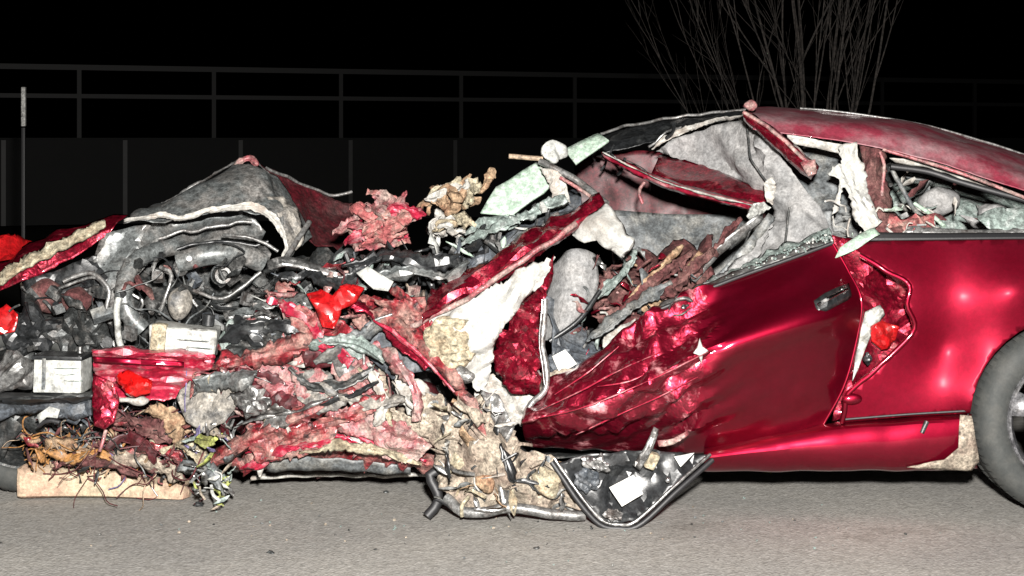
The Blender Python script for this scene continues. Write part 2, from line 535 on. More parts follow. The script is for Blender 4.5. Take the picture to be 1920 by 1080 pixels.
mat('cream_wire', (0.2210, 0.1625, 0.1105), 0.7, 0, 0)
mat('violet_wire', (0.12, 0.10, 0.20), 0.6, 0, 0)
mat('rubber', (0.0270, 0.0292, 0.0282), 0.75, 0, 0, spec=0.35, col2=(0.0479, 0.0479, 0.0439), nscale=14, mix=(0.42, 0.7), bump=0.08, bscale=80, grime=0.15)
mat('black_rubber', (0.008, 0.008, 0.009), 0.55, 0, 0, bump=0.1, grime=0)
mat('chrome', (0.4340, 0.4340, 0.4340), 0.2, 1.0, 0, col2=(0.2100, 0.2030, 0.1960), nscale=20, mix=(0.55, 0.75), rough2=0.5, grime=0.45)
mat('rim_alloy', (0.4480, 0.4480, 0.4704), 0.3, 0.85, 0.3, col2=(0.2464, 0.2352, 0.2240), nscale=10, mix=(0.5, 0.75))
mat('lens', (0.3150, 0.0042, 0.0042), 0.12, 0, 0.6, bump=0.02, grime=0.45)
mat('label', (0.4950, 0.4950, 0.4725), 0.6, 0, 0, col2=(0.3750, 0.3675, 0.3450), nscale=20, mix=(0.55, 0.75), grime=0.3)
mat('glass_crumb', (0.2700, 0.3300, 0.3120), 0.08, 0, 0, trans=0.6, spec=0.8, grime=0)
# setting
mat('verge_soil', (0.0090, 0.0099, 0.0072), 0.95, 0, 0, spec=0.1, col2=(0.0054, 0.0066, 0.0042), nscale=1.4, bump=0.8, bscale=14, grime=0)
mat('bark', (0.0362, 0.0309, 0.0275), 0.9, 0, 0, spec=0.2, col2=(0.0206, 0.0190, 0.0172), nscale=30, bump=0.5, bscale=60)
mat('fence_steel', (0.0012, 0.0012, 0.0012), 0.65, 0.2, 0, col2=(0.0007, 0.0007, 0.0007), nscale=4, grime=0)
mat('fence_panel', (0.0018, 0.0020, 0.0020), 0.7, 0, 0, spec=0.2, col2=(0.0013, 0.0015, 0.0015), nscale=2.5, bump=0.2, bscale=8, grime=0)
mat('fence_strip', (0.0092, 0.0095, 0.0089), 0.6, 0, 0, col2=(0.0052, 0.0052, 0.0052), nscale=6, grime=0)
mat('marker_white', (0.3600, 0.3600, 0.3440), 0.5, 0, 0, col2=(0.2400, 0.2400, 0.2240), nscale=10)

def asphalt():
    m, t, b = nt('asphalt')
    L = t.links
    tc = t.nodes.new('ShaderNodeTexCoord')
    def noise(s, d=6, r=.6):
        n = t.nodes.new('ShaderNodeTexNoise'); n.inputs['Scale'].default_value = s; n.inputs['Detail'].default_value = d
        n.inputs['Roughness'].default_value = r
        L.new(tc.outputs['Object'], n.inputs['Vector']); return n
    def vor(s, f='F1'):
        n = t.nodes.new('ShaderNodeTexVoronoi'); n.inputs['Scale'].default_value = s; n.feature = f
        L.new(tc.outputs['Object'], n.inputs['Vector']); return n
    def ramp(stops):
        r = t.nodes.new('ShaderNodeValToRGB'); e = r.color_ramp.elements
        while len(e) < len(stops): e.new(.5)
        for i, (p, c) in enumerate(stops): e[i].position = p; e[i].color = (*c, 1)
        return r
    agg = vor(120)
    r1 = ramp([(0.0, (0.17, 0.167, 0.16)), (0.3, (0.222, 0.217, 0.207)), (0.75, (0.248, 0.243, 0.232)), (1.0, (0.29, 0.284, 0.272))])
    sep = t.nodes.new('ShaderNodeSeparateColor'); L.new(agg.outputs['Color'], sep.inputs[0])
    L.new(sep.outputs[0], r1.inputs[0])
    big = noise(1.3, 7)
    r2 = ramp([(0.3, (0.78, 0.78, 0.78)), (0.7, (1.12, 1.10, 1.06))])
    L.new(big.outputs['Fac'], r2.inputs[0])
    mul = t.nodes.new('ShaderNodeMixRGB'); mul.blend_type = 'MULTIPLY'; mul.inputs[0].default_value = 1
    L.new(r1.outputs[0], mul.inputs[1]); L.new(r2.outputs[0], mul.inputs[2])
    mid = noise(28, 4)
    r3 = ramp([(0.35, (0.84, 0.83, 0.81)), (0.65, (1.08, 1.08, 1.08))])
    L.new(mid.outputs['Fac'], r3.inputs[0])
    mul2 = t.nodes.new('ShaderNodeMixRGB'); mul2.blend_type = 'MULTIPLY'; mul2.inputs[0].default_value = .8
    L.new(mul.outputs[0], mul2.inputs[1]); L.new(r3.outputs[0], mul2.inputs[2])
    # oil and coolant stains
    st = noise(2.6, 4)
    r4 = ramp([(0.58, (1, 1, 1)), (0.72, (0.72, 0.71, 0.70))])
    L.new(st.outputs['Fac'], r4.inputs[0])
    mul3 = t.nodes.new('ShaderNodeMixRGB'); mul3.blend_type = 'MULTIPLY'; mul3.inputs[0].default_value = 1
    L.new(mul2.outputs[0], mul3.inputs[1]); L.new(r4.outputs[0], mul3.inputs[2])
    L.new(mul3.outputs[0], b.inputs['Base Color'])
    b.inputs['Roughness'].default_value = 0.85
    b.inputs['Specular IOR Level'].default_value = 0.25
    bp = t.nodes.new('ShaderNodeBump'); bp.inputs['Strength'].default_value = 0.3; bp.inputs['Distance'].default_value = 0.006
    L.new(agg.outputs['Distance'], bp.inputs['Height'])
    L.new(bp.outputs['Normal'], b.inputs['Normal'])
    M['asphalt'] = m
asphalt()

# ------------------------------------------------------------------ setting
def plane(name, x0, x1, y0, y1, z, m, nx=2, ny=2, rough=0.0):
    V = []; T = []
    for j in range(ny):
        for i in range(nx):
            V.append((x0 + (x1 - x0) * i / (nx - 1), y0 + (y1 - y0) * j / (ny - 1), z))
    V = np.array(V)
    if rough: V[:, 2] += rough * vnoise(V / 0.7, 3)
    for j in range(ny - 1):
        for i in range(nx - 1):
            a = j * nx + i
            T.append((a, a + 1, a + nx + 1, a + nx))
    o = mk(name, V, T, m, None, 0, 0)
    o['kind'] = 'structure'
    return o
plane('ground', -250, 250, -60, 400, -0.03, 'verge_soil')
plane('road', -120, 120, -40, 4.6, 0.0, 'asphalt')

# road-side fence: panel wall with two rails above, running away to the right
fence = tag(empty('fence', (0, 13, 0)), 'dark panel fence with two steel rails running behind the wreck', 'fence')
def fpt(s, z):
    """a point along the fence, s metres from its left end"""
    ax, ay, bx, by = -13.0, 14.2, 24.0, 28.0
    L = math.hypot(bx - ax, by - ay)
    return np.array([ax + (bx - ax) * s / L, ay + (by - ay) * s / L, z])
FL = 39.4
def local(o, root):
    o.parent = root
    o.matrix_parent_inverse = Matrix.Translation(root.location).inverted()
    return o
dirn = (fpt(1, 0) - fpt(0, 0)); nrm = np.array([-dirn[1], dirn[0], 0]) * -1
def fbar(name, m, s0, s1, z0, z1, thick, offn=0.0):
    a, b = fpt(s0, 0), fpt(s1, 0)
    n = nrm * thick / 2; o = nrm * offn
    V = []
    for z in (z0, z1):
        for p, sg in ((a, -1), (b, -1), (b, 1), (a, 1)):
            q = p + n * sg + o
            V.append((q[0], q[1], z))
    T = [(0, 1, 2, 3), (7, 6, 5, 4), (0, 4, 5, 1), (1, 5, 6, 2), (2, 6, 7, 3), (3, 7, 4, 0)]
    return local(mk(name, V, T, m, None, 0, 30), fence)
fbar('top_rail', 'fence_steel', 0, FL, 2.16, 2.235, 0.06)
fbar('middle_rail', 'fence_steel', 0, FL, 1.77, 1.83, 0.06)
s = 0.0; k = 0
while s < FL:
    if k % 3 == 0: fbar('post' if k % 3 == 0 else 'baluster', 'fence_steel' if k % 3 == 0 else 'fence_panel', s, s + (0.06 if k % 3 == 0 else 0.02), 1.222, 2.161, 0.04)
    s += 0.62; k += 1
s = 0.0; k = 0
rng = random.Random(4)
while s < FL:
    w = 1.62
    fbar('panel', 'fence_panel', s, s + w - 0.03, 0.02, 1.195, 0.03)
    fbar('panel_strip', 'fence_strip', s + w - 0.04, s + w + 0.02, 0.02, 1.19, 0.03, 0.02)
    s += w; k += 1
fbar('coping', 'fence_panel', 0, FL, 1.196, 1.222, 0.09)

# slim marker post in front of the fence
mx, my = at(44, 165, 6.6)[0], 6.6
mz1, mz0 = at(44, 162, 6.6)[2], at(44, 238, 6.6)[2]
mroot = tag(empty('marker_post', (mx, my, 0)), 'slim marker post with white band standing before the dark fence', 'marker post')
def box_l(name, m, c, d, root, **k):
    return local(box(name, m, c, d, None, raw=True, **k), root)
box_l('post', 'black_rubber', (mx, my, mz0 / 2 - 0.015), (0.026, 0.026, mz0 + 0.02), mroot)
box_l('white_band', 'marker_white', (mx + 0.002, my, (mz0 + mz1) / 2), (0.030, 0.03, mz1 - mz0 - 0.01), mroot)

# bare shrub behind the car
shrub = tag(empty('bare_shrub', (at(1530, 300, 6.4)[0], 6.4, -0.03)), 'leafless many-stemmed shrub growing behind the crushed roof', 'shrub')
rng = random.Random(21)
SX = shrub.location.x
def branch(V, T, base, d, ln, r, depth):
    pts = [np.array(base)]
    dd = np.array(d, float)
    n = 6
    for i in range(n):
        dd = dd + np.array([rng.gauss(0, .045), rng.gauss(0, .045), rng.gauss(0, .03)])
        dd /= np.linalg.norm(dd)
        pts.append(pts[-1] + dd * ln / n)
    v, t = tube_arrays(pts, r, 5, 10, taper=0.35)
    o = len(V); V += [tuple(p) for p in v]; T += [tuple(i + o for i in f) for f in t]
    if depth:
        for i in range(2, n + 1):
            for _ in range(rng.choice((1, 1, 2))):
                nd = dd + np.array([rng.gauss(0, .34), rng.gauss(0, .34), rng.uniform(.05, .45)])
                branch(V, T, pts[i], nd / np.linalg.norm(nd), ln * rng.uniform(.25, .45), r * .45, depth - 1)
for (lean, ln, r) in ((-.24, 3.0, .011), (-.17, 3.2, .013), (-.11, 3.4, .016), (-.05, 3.5, .018), (-.01, 3.5, .015), (.04, 3.6, .020), (.08, 3.5, .016), (.13, 3.4, .014), (.21, 3.3, .014), (-.5, 2.6, .008), (-.62, 2.5, .007), (-.38, 2.7, .008), (.0, 3.0, .010), (.26, 2.9, .009)):
    V, T = [], []
    branch(V, T, (SX + lean * .12 + rng.uniform(-.05, .05), 6.4 + rng.uniform(-.25, .25), -0.04), (lean, rng.gauss(0, .08), 1), ln, r, 2)
    local(mk('stem', V, T, 'bark', None, 0, 0), shrub)

# ------------------------------------------------------------------ the wrecked car
car = tag(empty('wrecked_car', (0.6, 0.8, 0)), 'crushed red coupe with its front end torn open', 'car')
PARTS = []
_n0 = set(bpy.data.objects)
def sub(o, par):
    o.parent = par
    return o

# ---- rear side: quarter panel, wheel, sill
arch = [(2019 + 200 * math.cos(a), 790 - 200 * math.sin(a), -0.035) for a in np.linspace(math.radians(-5), math.radians(174), 22)]
quarter = sheet('rear_quarter_panel', 'paint_rear',
    [(1602, 456, .09), (1700, 450, .09), (1920, 447, .09), (2150, 447, .10), (2400, 455, .16), (2560, 480, .26), (2630, 530, .33), (2645, 700, .30), (2630, 850, .30), (2400, 860, .12), (2230, 850, .06)]
    + arch + [(1818, 775, .0), (1700, 781, .02), (1575, 792, .04), (1590, 738, .0), (1650, 685, -.015), (1712, 620, -.02), (1700, 575, -.03), (1706, 536, -.03), (1660, 508, .0), (1618, 482, .04)],
    ctrl=[(1900, 545, -.07), (1790, 520, .015), (1770, 650, .035), (2060, 520, -.03), (2300, 560, -.02), (2450, 700, .02), (2300, 500, .03)],
    amp=0.0015, wl=0.4, seed=5, step=10, thick=0.003, fine=0.0)
tube('panel_edge', 'paint', [(1612, 480, .025), (1660, 507, -.01), (1706, 535, -.04), (1701, 575, -.04), (1712, 620, -.03), (1650, 686, -.03), (1592, 738, -.01), (1578, 790, .02)], 0.0085, quarter, wob=.004)
rocker = loft('rocker_panel', 'paint',
    [[(1320, 842, .06), (1450, 815, .05), (1570, 793, .045), (1700, 783, .03), (1822, 776, .01)],
     [(1320, 850, .0), (1450, 826, .0), (1570, 806, -.005), (1700, 797, -.01), (1822, 790, -.01)],
     [(1320, 862, -.01), (1450, 850, -.015), (1570, 842, -.02), (1700, 838, -.02), (1826, 832, -.01)],
     [(1320, 882, .04), (1450, 882, .03), (1570, 880, .02), (1700, 880, .02), (1832, 876, .02)],
     [(1320, 878, .14), (1450, 878, .14), (1570, 876, .14), (1700, 876, .14), (1832, 872, .14)]], amp=.002, wl=.2, seed=8, fine=0)
sheet('mud_patch', 'beige_dirt', [(1800, 778, -.005), (1822, 780, -.012), (1836, 865, -.01), (1822, 882, -.0), (1765, 881, .0), (1700, 876, .0), (1770, 862, -.035), (1797, 840, -.035)], rocker, amp=.003, wl=.05, seed=3, thick=.004)
tube('jack_slot', 'dark_metal', [(1728, 812, -.018), (1738, 790, -.014)], 0.008, rocker)
tube('sill_seam', 'black_rubber', [(1575, 787, .03), (1700, 777, .012), (1818, 770, -.01)], 0.004, rocker)
# door jamb seen through the gap behind the door
jamb = loft('door_jamb', 'paint_crumpled',
    [[(1560, 440, .10), (1640, 460, .12), (1730, 500, .14)],
     [(1580, 530, .10), (1650, 560, .09), (1730, 560, .12)],
     [(1590, 620, .09), (1660, 640, .07), (1730, 640, .10)],
     [(1560, 790, .12), (1620, 770, .10), (1730, 740, .10)]], amp=.022, wl=.09, seed=14)
sheet('torn_seal', 'white_plastic', [(1622, 585, .05), (1650, 572, .04), (1660, 590, .04), (1640, 612, .03), (1622, 655, .03), (1610, 690, .04), (1598, 715, .03), (1604, 670, .04)], jamb, amp=.012, wl=.05, seed=6)
sheet('latch_cover', 'red_plastic', [(1632, 612, .03), (1654, 600, .02), (1682, 612, .03), (1680, 640, .03), (1654, 658, .03), (1634, 640, .03)], jamb, ctrl=[(1655, 628, .0)], amp=.010, wl=.04, seed=3, step=5)
lump('latch_hole', 'black_plastic', (1627, 672, .03), (.012, .012, .022), jamb, seed=4, sub=3)
lump('hinge_bump', 'paint', (1598, 748, -.01), (.032, .014, .018), jamb, seed=9, sub=3, amp=.1)

def wheel(name, c, R, W, parent, rim_mat='rim_alloy', seed=0):
    root = empty(name, tuple(c)); root.parent = parent
    root.matrix_parent_inverse = Matrix.Translation(parent.location).inverted()
    prof = [(R * .70, W * .10), (R * .715, -.004), (R * .76, -.012), (R * .86, -.014), (R * .93, -.004), (R * .955, .004), (R * .985, .016), (R, .035), (R * 1.003, W * .5), (R, W - .035), (R * .93, W), (R * .75, W + .01), (R * .70, W * .9)]
    V, T = lathe_arrays(prof, 72)
    mk('tyre', V, T, 'rubber', root, 0, 50)
    V, T = [], []
    for i in range(72):                          # shoulder lugs
        a = 2 * math.pi * i / 72
        for zz in (0.012, W - .06):
            b = lambda da, r, y: ((r) * math.cos(a + da), y, (r) * math.sin(a + da))
            o = len(V)
            V += [b(-.028, R * .975, zz), b(.028, R * .975, zz), b(.028, R * 1.012, zz + .02), b(-.028, R * 1.012, zz + .02), b(-.028, R * 1.012, zz + .05), b(.028, R * 1.012, zz + .05)]
            T += [(o, o + 1, o + 2, o + 3), (o + 3, o + 2, o + 5, o + 4), (o, o + 3, o + 4), (o + 1, o + 5, o + 2)]
    mk('tread', V, T, 'rubber', root, 0, 30)['kind'] = 'stuff'
    V, T = lathe_arrays([(R * .72, .0), (R * .705, -.014), (R * .68, -.012), (R * .66, .012), (R * .62, .03), (R * .60, W * .8)], 64)
    rim = mk('rim', V, T, rim_mat, root, 0, 40)
    for i in range(5):
        a = 2 * math.pi * i / 5 + .35
        V, T = [], []
        for r, w, y in ((.02, .05, .0), (R * .3, .034, .004), (R * .5, .030, .012), (R * .665, .042, .014)):
            for sg in (-1, 1):
                V.append((r * math.cos(a) - sg * w * math.sin(a), y, r * math.sin(a) + sg * w * math.cos(a)))
        for j in range(3): T.append((2 * j, 2 * j + 1, 2 * j + 3, 2 * j + 2))
        mk('spoke', V, T, rim_mat, rim if False else root, .018, 30)
    V, T = lathe_arrays([(.001, -.008), (.03, -.008), (.045, .004), (.05, .02)], 32)
    mk('hub_cap', V, T, rim_mat, root, 0, 40)
    V, T = lathe_arrays([(.001, .07), (R * .45, .07), (R * .45, .09), (.001, .09)], 40)
    mk('brake_disc', V, T, 'dark_metal', root, 0, 40)
    return root
wheel('wheel', at(2019, 790, 0.005), .312, .19, car)
loft('wheel_arch_liner', 'black_plastic', [[(2019 + 205 * math.cos(a), 790 - 205 * math.sin(a), y) for a in np.linspace(-.1, math.pi + .1, 14)] for y in (.0, .15, .32)], amp=0)

# ---- rear body beyond the frame and far side
loft('boot_lid', 'paint', [[(2190, 432, .22), (2330, 448, .2), (2500, 462, .22), (2600, 490, .28)], [(2190, 415, .8), (2330, 430, .8), (2500, 450, .8), (2620, 480, .8)], [(2190, 400, 1.35), (2330, 420, 1.4), (2500, 440, 1.4), (2600, 470, 1.35)]], amp=.004, wl=.3, seed=3, res=.04)
loft('rear_fascia', 'paint', [[(2600, 490, .28), (2620, 480, .8), (2600, 470, 1.35)], [(2650, 640, .3), (2690, 640, .8), (2560, 640, 1.4)], [(2630, 850, .3), (2660, 850, .8), (2500, 800, 1.4)]], amp=0, res=.05)
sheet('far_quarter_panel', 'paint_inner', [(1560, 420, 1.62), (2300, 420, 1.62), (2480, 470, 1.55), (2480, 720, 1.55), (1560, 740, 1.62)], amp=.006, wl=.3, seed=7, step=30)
loft('floor_pan', 'dark_metal', [[(830, 850, .35), (1300, 866, .2), (1850, 866, .16)], [(830, 800, .9), (1300, 800, .9), (1850, 800, .9)], [(830, 755, 1.6), (1300, 755, 1.6), (1850, 755, 1.6)]], amp=.01, wl=.2, seed=6, res=.05)

# ---- roof, pillars
roof = loft('roof_panel', 'paint_roof',
    [[(1405, 207, 1.40), (1560, 212, 1.40), (1740, 243, 1.40), (1920, 298, 1.35), (2200, 396, 1.30)],
     [(1400, 204, .80), (1560, 210, .85), (1740, 238, .80), (1920, 292, .80), (2200, 396, .80)],
     [(1400, 214, .42), (1560, 226, .40), (1740, 260, .36), (1920, 320, .32), (2200, 412, .30)],
     [(1412, 240, .30), (1560, 262, .27), (1740, 298, .24), (1920, 358, .20), (2200, 440, .20)]], amp=.006, wl=.2, seed=22, rag=.3, fine=.1)
tube('drip_rail', 'dull_metal', [(1500, 203, .84), (1560, 208, .84), (1650, 220, .82), (1740, 236, .80), (1830, 261, .80), (1920, 290, .80), (2190, 391, .80)], .004, roof)
loft('headliner', 'white_cloth', [[(1475, 250, .31), (1530, 262, .30), (1590, 274, .29)], [(1480, 268, .32), (1540, 280, .31), (1600, 294, .3)]], roof, amp=.006, wl=.05, seed=4)
loft('headliner', 'white_cloth', [[(1668, 296, .30), (1730, 300, .29), (1800, 318, .27), (1870, 348, .25)], [(1680, 306, .31), (1740, 314, .3), (1800, 334, .28), (1872, 358, .26)]], roof, amp=.004, wl=.05, seed=5)
tube('window_seal', 'black_rubber', [(1670, 312, .28), (1740, 322, .27), (1800, 341, .25), (1910, 372, .22), (2190, 448, .18)], .010, roof)
tube('roof_edge_trim', 'paint_pink', [(1655, 280, .245), (1740, 305, .225), (1830, 335, .205), (1925, 372, .185)], .006, roof)
loft('rear_pillar', 'paint', [[(1985, 388, .19), (2080, 412, .19), (2200, 446, .2)], [(2050, 425, .14), (2140, 436, .14), (2260, 450, .15)], [(2100, 449, .1), (2200, 449, .11), (2320, 452, .13)]], amp=.002, res=.02)
loft('belt_trim', 'black_rubber', [[(1630, 436, .10), (1750, 438, .10), (1925, 438, .10), (2110, 442, .10)], [(1625, 452, .085), (1750, 450, .082), (1925, 448, .082), (2110, 449, .09)]], thick=.008)
loft('belt_moulding', 'dull_metal', [[(1700, 424, .13), (1800, 430, .13), (1925, 428, .13)], [(1695, 437, .115), (1800, 439, .115), (1925, 438, .115)]], amp=.004, wl=.04, thick=.006)
# centre pillar, torn
loft('centre_pillar', 'maroon_cloth', [[(1612, 272, .30), (1640, 280, .27), (1668, 296, .30)], [(1620, 340, .26), (1645, 345, .23), (1664, 350, .27)], [(1640, 440, .16), (1668, 440, .13), (1700, 436, .17)]], amp=.012, wl=.05, seed=31)
tube('pillar_edge', 'paint_pink', [(1650, 285, .235), (1658, 310, .225), (1655, 345, .215), (1653, 372, .21)], .006)
curtain = sheet('curtain_airbag', 'airbag',
    [(1574, 272, .24), (1606, 266, .24), (1612, 300, .21), (1622, 312, .2), (1628, 350, .18), (1640, 385, .15), (1652, 418, .12), (1628, 440, .10), (1602, 410, .12), (1592, 365, .15), (1580, 350, .17), (1572, 395, .14), (1560, 402, .14), (1572, 350, .17), (1574, 335, .19), (1552, 326, .2), (1560, 312, .2), (1578, 308, .22)],
    amp=.008, wl=.06, seed=12, rag=2.5, step=5, fine=.6, pleat=(math.radians(-75), .035, .010), sharp=40)
sheet('pillar_trim', 'mint', [(1612, 438, .08), (1640, 426, .08), (1650, 440, .07), (1600, 470, .05), (1565, 484, .06), (1575, 465, .07)], amp=.008, wl=.05, seed=2)
loft('belt_padding', 'pink_cloth', [[(1660, 400, .2), (1700, 405, .2), (1755, 400, .22)], [(1655, 432, .16), (1700, 436, .15), (1750, 432, .16)]], amp=.014, wl=.05, seed=17, rag=.5)
# front roof pillar bent down as a red bar
pillar = loft('windscreen_pillar', 'paint_crumpled',
    [[(1396, 206, .34), (1440, 232, .31), (1485, 266, .27), (1535, 312, .22)],
     [(1394, 216, .29), (1436, 246, .26), (1480, 284, .22), (1530, 326, .17)],
     [(1395, 226, .33), (1436, 262, .30), (1478, 302, .26), (1520, 336, .21)]], amp=.004, wl=.06, seed=9, rag=.3)
tube('pillar_edge', 'paint_pink', [(1394, 210, .30), (1438, 238, .27), (1482, 274, .23), (1532, 320, .18)], .007, pillar, wob=.004)
lump('pillar_cap', 'paint_pink', (1404, 198, .36), (.026, .026, .016), pillar, amp=.5, seed=3, sub=4)
sheet('pillar_tear', 'paint_pink', [(1500, 305, .18), (1528, 298, .17), (1530, 325, .14), (1515, 330, .15)], pillar, amp=.01, wl=.04, seed=4)
# far roof rail and its trim
loft('far_roof_rail', 'black_plastic', [[(1120, 262, 1.30), (1180, 238, 1.35), (1280, 218, 1.4), (1410, 205, 1.4)], [(1130, 268, 1.1), (1190, 255, 1.1), (1290, 238, 1.1), (1400, 214, 1.0)], [(1130, 288, 1.0), (1200, 272, 1.0), (1260, 262, .95), (1300, 246, .9)]], amp=.012, wl=.08, seed=10, rag=.5)
tube('rail_edge', 'dull_metal', [(1128, 250, 1.2), (1180, 236, 1.25), (1280, 218, 1.3), (1400, 206, 1.2)], .006, wob=.006)
strip('rail_strip', 'white_cloth', [(1222, 280, .84), (1262, 252, .82), (1300, 240, .78), (1352, 224, .68), (1395, 217, .53)], .022, None, seed=5, amp=.008)
tube('rail_strip', 'raw_metal', [(1215, 275, .9), (1250, 246, .9), (1278, 236, .86)], .005, wob=.008, seed=8)
# grey lining hanging from the roof
lining = sheet('roof_lining', 'grey_cloth',
    [(1228, 284, .86), (1262, 262, .82), (1330, 240, .72), (1396, 218, .56), (1420, 240, .44), (1450, 280, .4), (1490, 330, .36), (1540, 392, .30), (1566, 448, .20), (1500, 476, .24), (1430, 505, .28), (1360, 545, .26), (1345, 530, .32), (1400, 470, .38), (1440, 420, .40), (1445, 385, .42), (1425, 362, .50), (1340, 318, .70), (1270, 296, .82)],
    ctrl=[(1440, 340, .43), (1480, 420, .30), (1380, 270, .60)], amp=.014, wl=.12, seed=19, step=8, rag=2, fine=.6, pleat=(math.radians(-58), .075, .017), sharp=40)
for (a, b, c, sd) in (((1400, 230, .5), (1410, 300, .44), (1440, 345, .40), 1), ((1480, 390, .28), (1476, 430, .26), (1470, 470, .24), 2), ((1420, 410, .36), (1400, 450, .34), (1340, 535, .25), 3)):
    tube('lining_seam', 'dark_metal', [a, b, c], .004, lining, wob=.006, seed=sd)
sheet('torn_bracket', 'white_plastic', [(1400, 405, .36), (1412, 382, .36), (1432, 378, .35), (1446, 390, .34), (1428, 400, .35), (1410, 418, .35)], lining, amp=.014, wl=.035, seed=8, rag=2, step=5)
sheet('torn_bracket', 'white_cloth', [(1432, 345, .37), (1448, 330, .37), (1456, 350, .36), (1448, 385, .35), (1436, 372, .36)], lining, amp=.012, wl=.035, seed=18, rag=2, step=5)
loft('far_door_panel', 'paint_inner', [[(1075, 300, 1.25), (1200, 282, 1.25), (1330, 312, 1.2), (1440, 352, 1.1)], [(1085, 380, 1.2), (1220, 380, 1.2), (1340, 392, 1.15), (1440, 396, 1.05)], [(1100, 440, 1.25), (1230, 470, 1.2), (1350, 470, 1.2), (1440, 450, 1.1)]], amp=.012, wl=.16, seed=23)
loft('roof_rail', 'paint_bright', [[(1126, 284, .64), (1180, 306, .60), (1250, 336, .54), (1340, 362, .48), (1430, 382, .43)], [(1130, 288, .60), (1180, 313, .56), (1250, 344, .50), (1340, 370, .44), (1430, 392, .39)], [(1128, 294, .62), (1178, 322, .59), (1248, 353, .53), (1338, 378, .47), (1428, 400, .42)]], amp=.003, wl=.06, seed=7, rag=.3)
strip('roof_rail_edge', 'white_cloth', [(1130, 286, .585), (1180, 311, .545), (1250, 342, .485), (1340, 368, .425), (1430, 390, .375)], .010, None, seed=6, amp=.003)
loft('visor_panel', 'paint_crumpled', [[(1236, 292, .84), (1300, 304, .78), (1370, 328, .64), (1440, 362, .5)], [(1225, 318, .74), (1300, 340, .66), (1370, 356, .54), (1436, 378, .46)], [(1216, 340, .66), (1290, 362, .58), (1360, 378, .5), (1430, 396, .45)]], amp=.008, wl=.14, seed=29, fine=.1)
tube('torn_tab', 'paint_pink', [(1208, 340, .55), (1196, 358, .55), (1204, 382, .55)], .006, wob=.006)

# ---- cabin
loft('cabin_wall', 'grey_plastic', [[(1150, 396, 1.1), (1300, 402, 1.1), (1430, 402, 1.0)], [(1150, 520, 1.0), (1300, 520, 1.0), (1430, 520, .95)], [(1100, 700, .9), (1300, 700, .9), (1500, 700, .9)]], amp=.012, wl=.14, seed=41)
loft('rear_bench', 'green_grey', [[(1600, 350, .95), (1700, 330, .95), (1850, 345, .95), (2050, 400, .95)], [(1580, 420, .75), (1720, 410, .75), (1880, 415, .75), (2050, 425, .75)], [(1560, 560, .5), (1720, 560, .5), (1880, 560, .5), (2050, 560, .5)]], amp=.02, wl=.12, seed=42, thick=.02)
loft('seat_back', 'grey_plastic', [[(1470, 285, .62), (1540, 280, .60), (1620, 300, .58)], [(1480, 370, .52), (1550, 370, .48), (1630, 370, .48)], [(1500, 460, .42), (1570, 460, .40), (1640, 450, .4)]], amp=.016, wl=.08, seed=47, thick=.02)
lump('head_restraint', 'grey_cloth', (1762, 376, .6), (.075, .05, .055), amp=.15, seed=5, sub=3)
lump('head_restraint', 'grey_cloth', (1862, 400, .6), (.06, .05, .04), amp=.2, seed=6, sub=3)
tube('seat_belt', 'grey_plastic', [(1672, 312, .33), (1690, 350, .3), (1715, 395, .26), (1752, 425, .2)], .008, wob=.004)
tube('seat_belt', 'mint', [(1715, 382, .28), (1745, 402, .25), (1770, 425, .2)], .007, wob=.004, seed=4)
sheet('rear_quarter_glass', 'green_grey', [(1830, 405, .16), (1880, 386, .17), (1930, 392, .17), (1930, 432, .13), (1850, 430, .13)], amp=.008, wl=.06, seed=15)
# front seat, pushed back
seat = loft('front_seat', 'grey_cloth', [[(1042, 500, .40), (1075, 470, .33), (1112, 480, .36)], [(1030, 560, .36), (1072, 545, .27), (1118, 540, .32)], [(1020, 640, .34), (1055, 620, .27), (1090, 590, .32)]], amp=.008, wl=.1, seed=27, thick=.03)
loft('seat_cushion', 'maroon_cloth', [[(1120, 520, .62), (1220, 470, .62), (1340, 455, .58)], [(1110, 560, .46), (1220, 520, .42), (1330, 480, .42)], [(1130, 640, .40), (1240, 580, .34), (1340, 520, .34)]], amp=.03, wl=.09, seed=28, thick=.02, rag=.6)
tube('seat_rail', 'black_plastic', [(1125, 545, .28), (1085, 600, .24), (1030, 640, .22)], .008)
for i, (m, pts, w) in enumerate((('grey_cloth', [(1330, 560, .2), (1395, 490, .24), (1450, 420, .30)], .05), ('maroon_cloth', [(1150, 600, .26), (1220, 540, .26), (1300, 470, .3)], .05), ('grey_plastic', [(1100, 640, .2), (1180, 580, .22), (1260, 530, .24)], .04), ('tan_foam', [(1180, 560, .27), (1240, 500, .29), (1280, 460, .33)], .03), ('maroon_cloth', [(1240, 560, .22), (1320, 490, .26), (1390, 410, .34)], .06), ('pink_cloth', [(1110, 680, .14), (1150, 650, .14), (1170, 620, .16)], .03), ('green_grey', [(1120, 560, .3), (1170, 510, .32), (1190, 470, .36)], .05), ('grey_cloth', [(1215, 610, .14), (1280, 560, .16), (1350, 530, .17)], .035))):
    strip('torn_upholstery', m, pts, w, seed=70 + i, amp=.014, wl=.05, thick=.006)
for i, (a, b, c) in enumerate((((1165, 560, .36), (1205, 520, .34), (1250, 480, .36)), ((1200, 580, .32), (1260, 530, .3), (1310, 470, .33)), ((1290, 520, .3), (1345, 460, .3), (1420, 402, .32)), ((1320, 540, .27), (1385, 470, .26), (1440, 400, .30)))):
    loft('seat_strap', ('maroon_cloth', 'tan_foam', 'dull_metal', 'grey_plastic')[i], [[a, b, c], [(a[0] + 14, a[1] + 10, a[2]), (b[0] + 16, b[1] + 10, b[2]), (c[0] + 14, c[1] + 8, c[2])]], amp=.008, wl=.06, seed=60 + i)
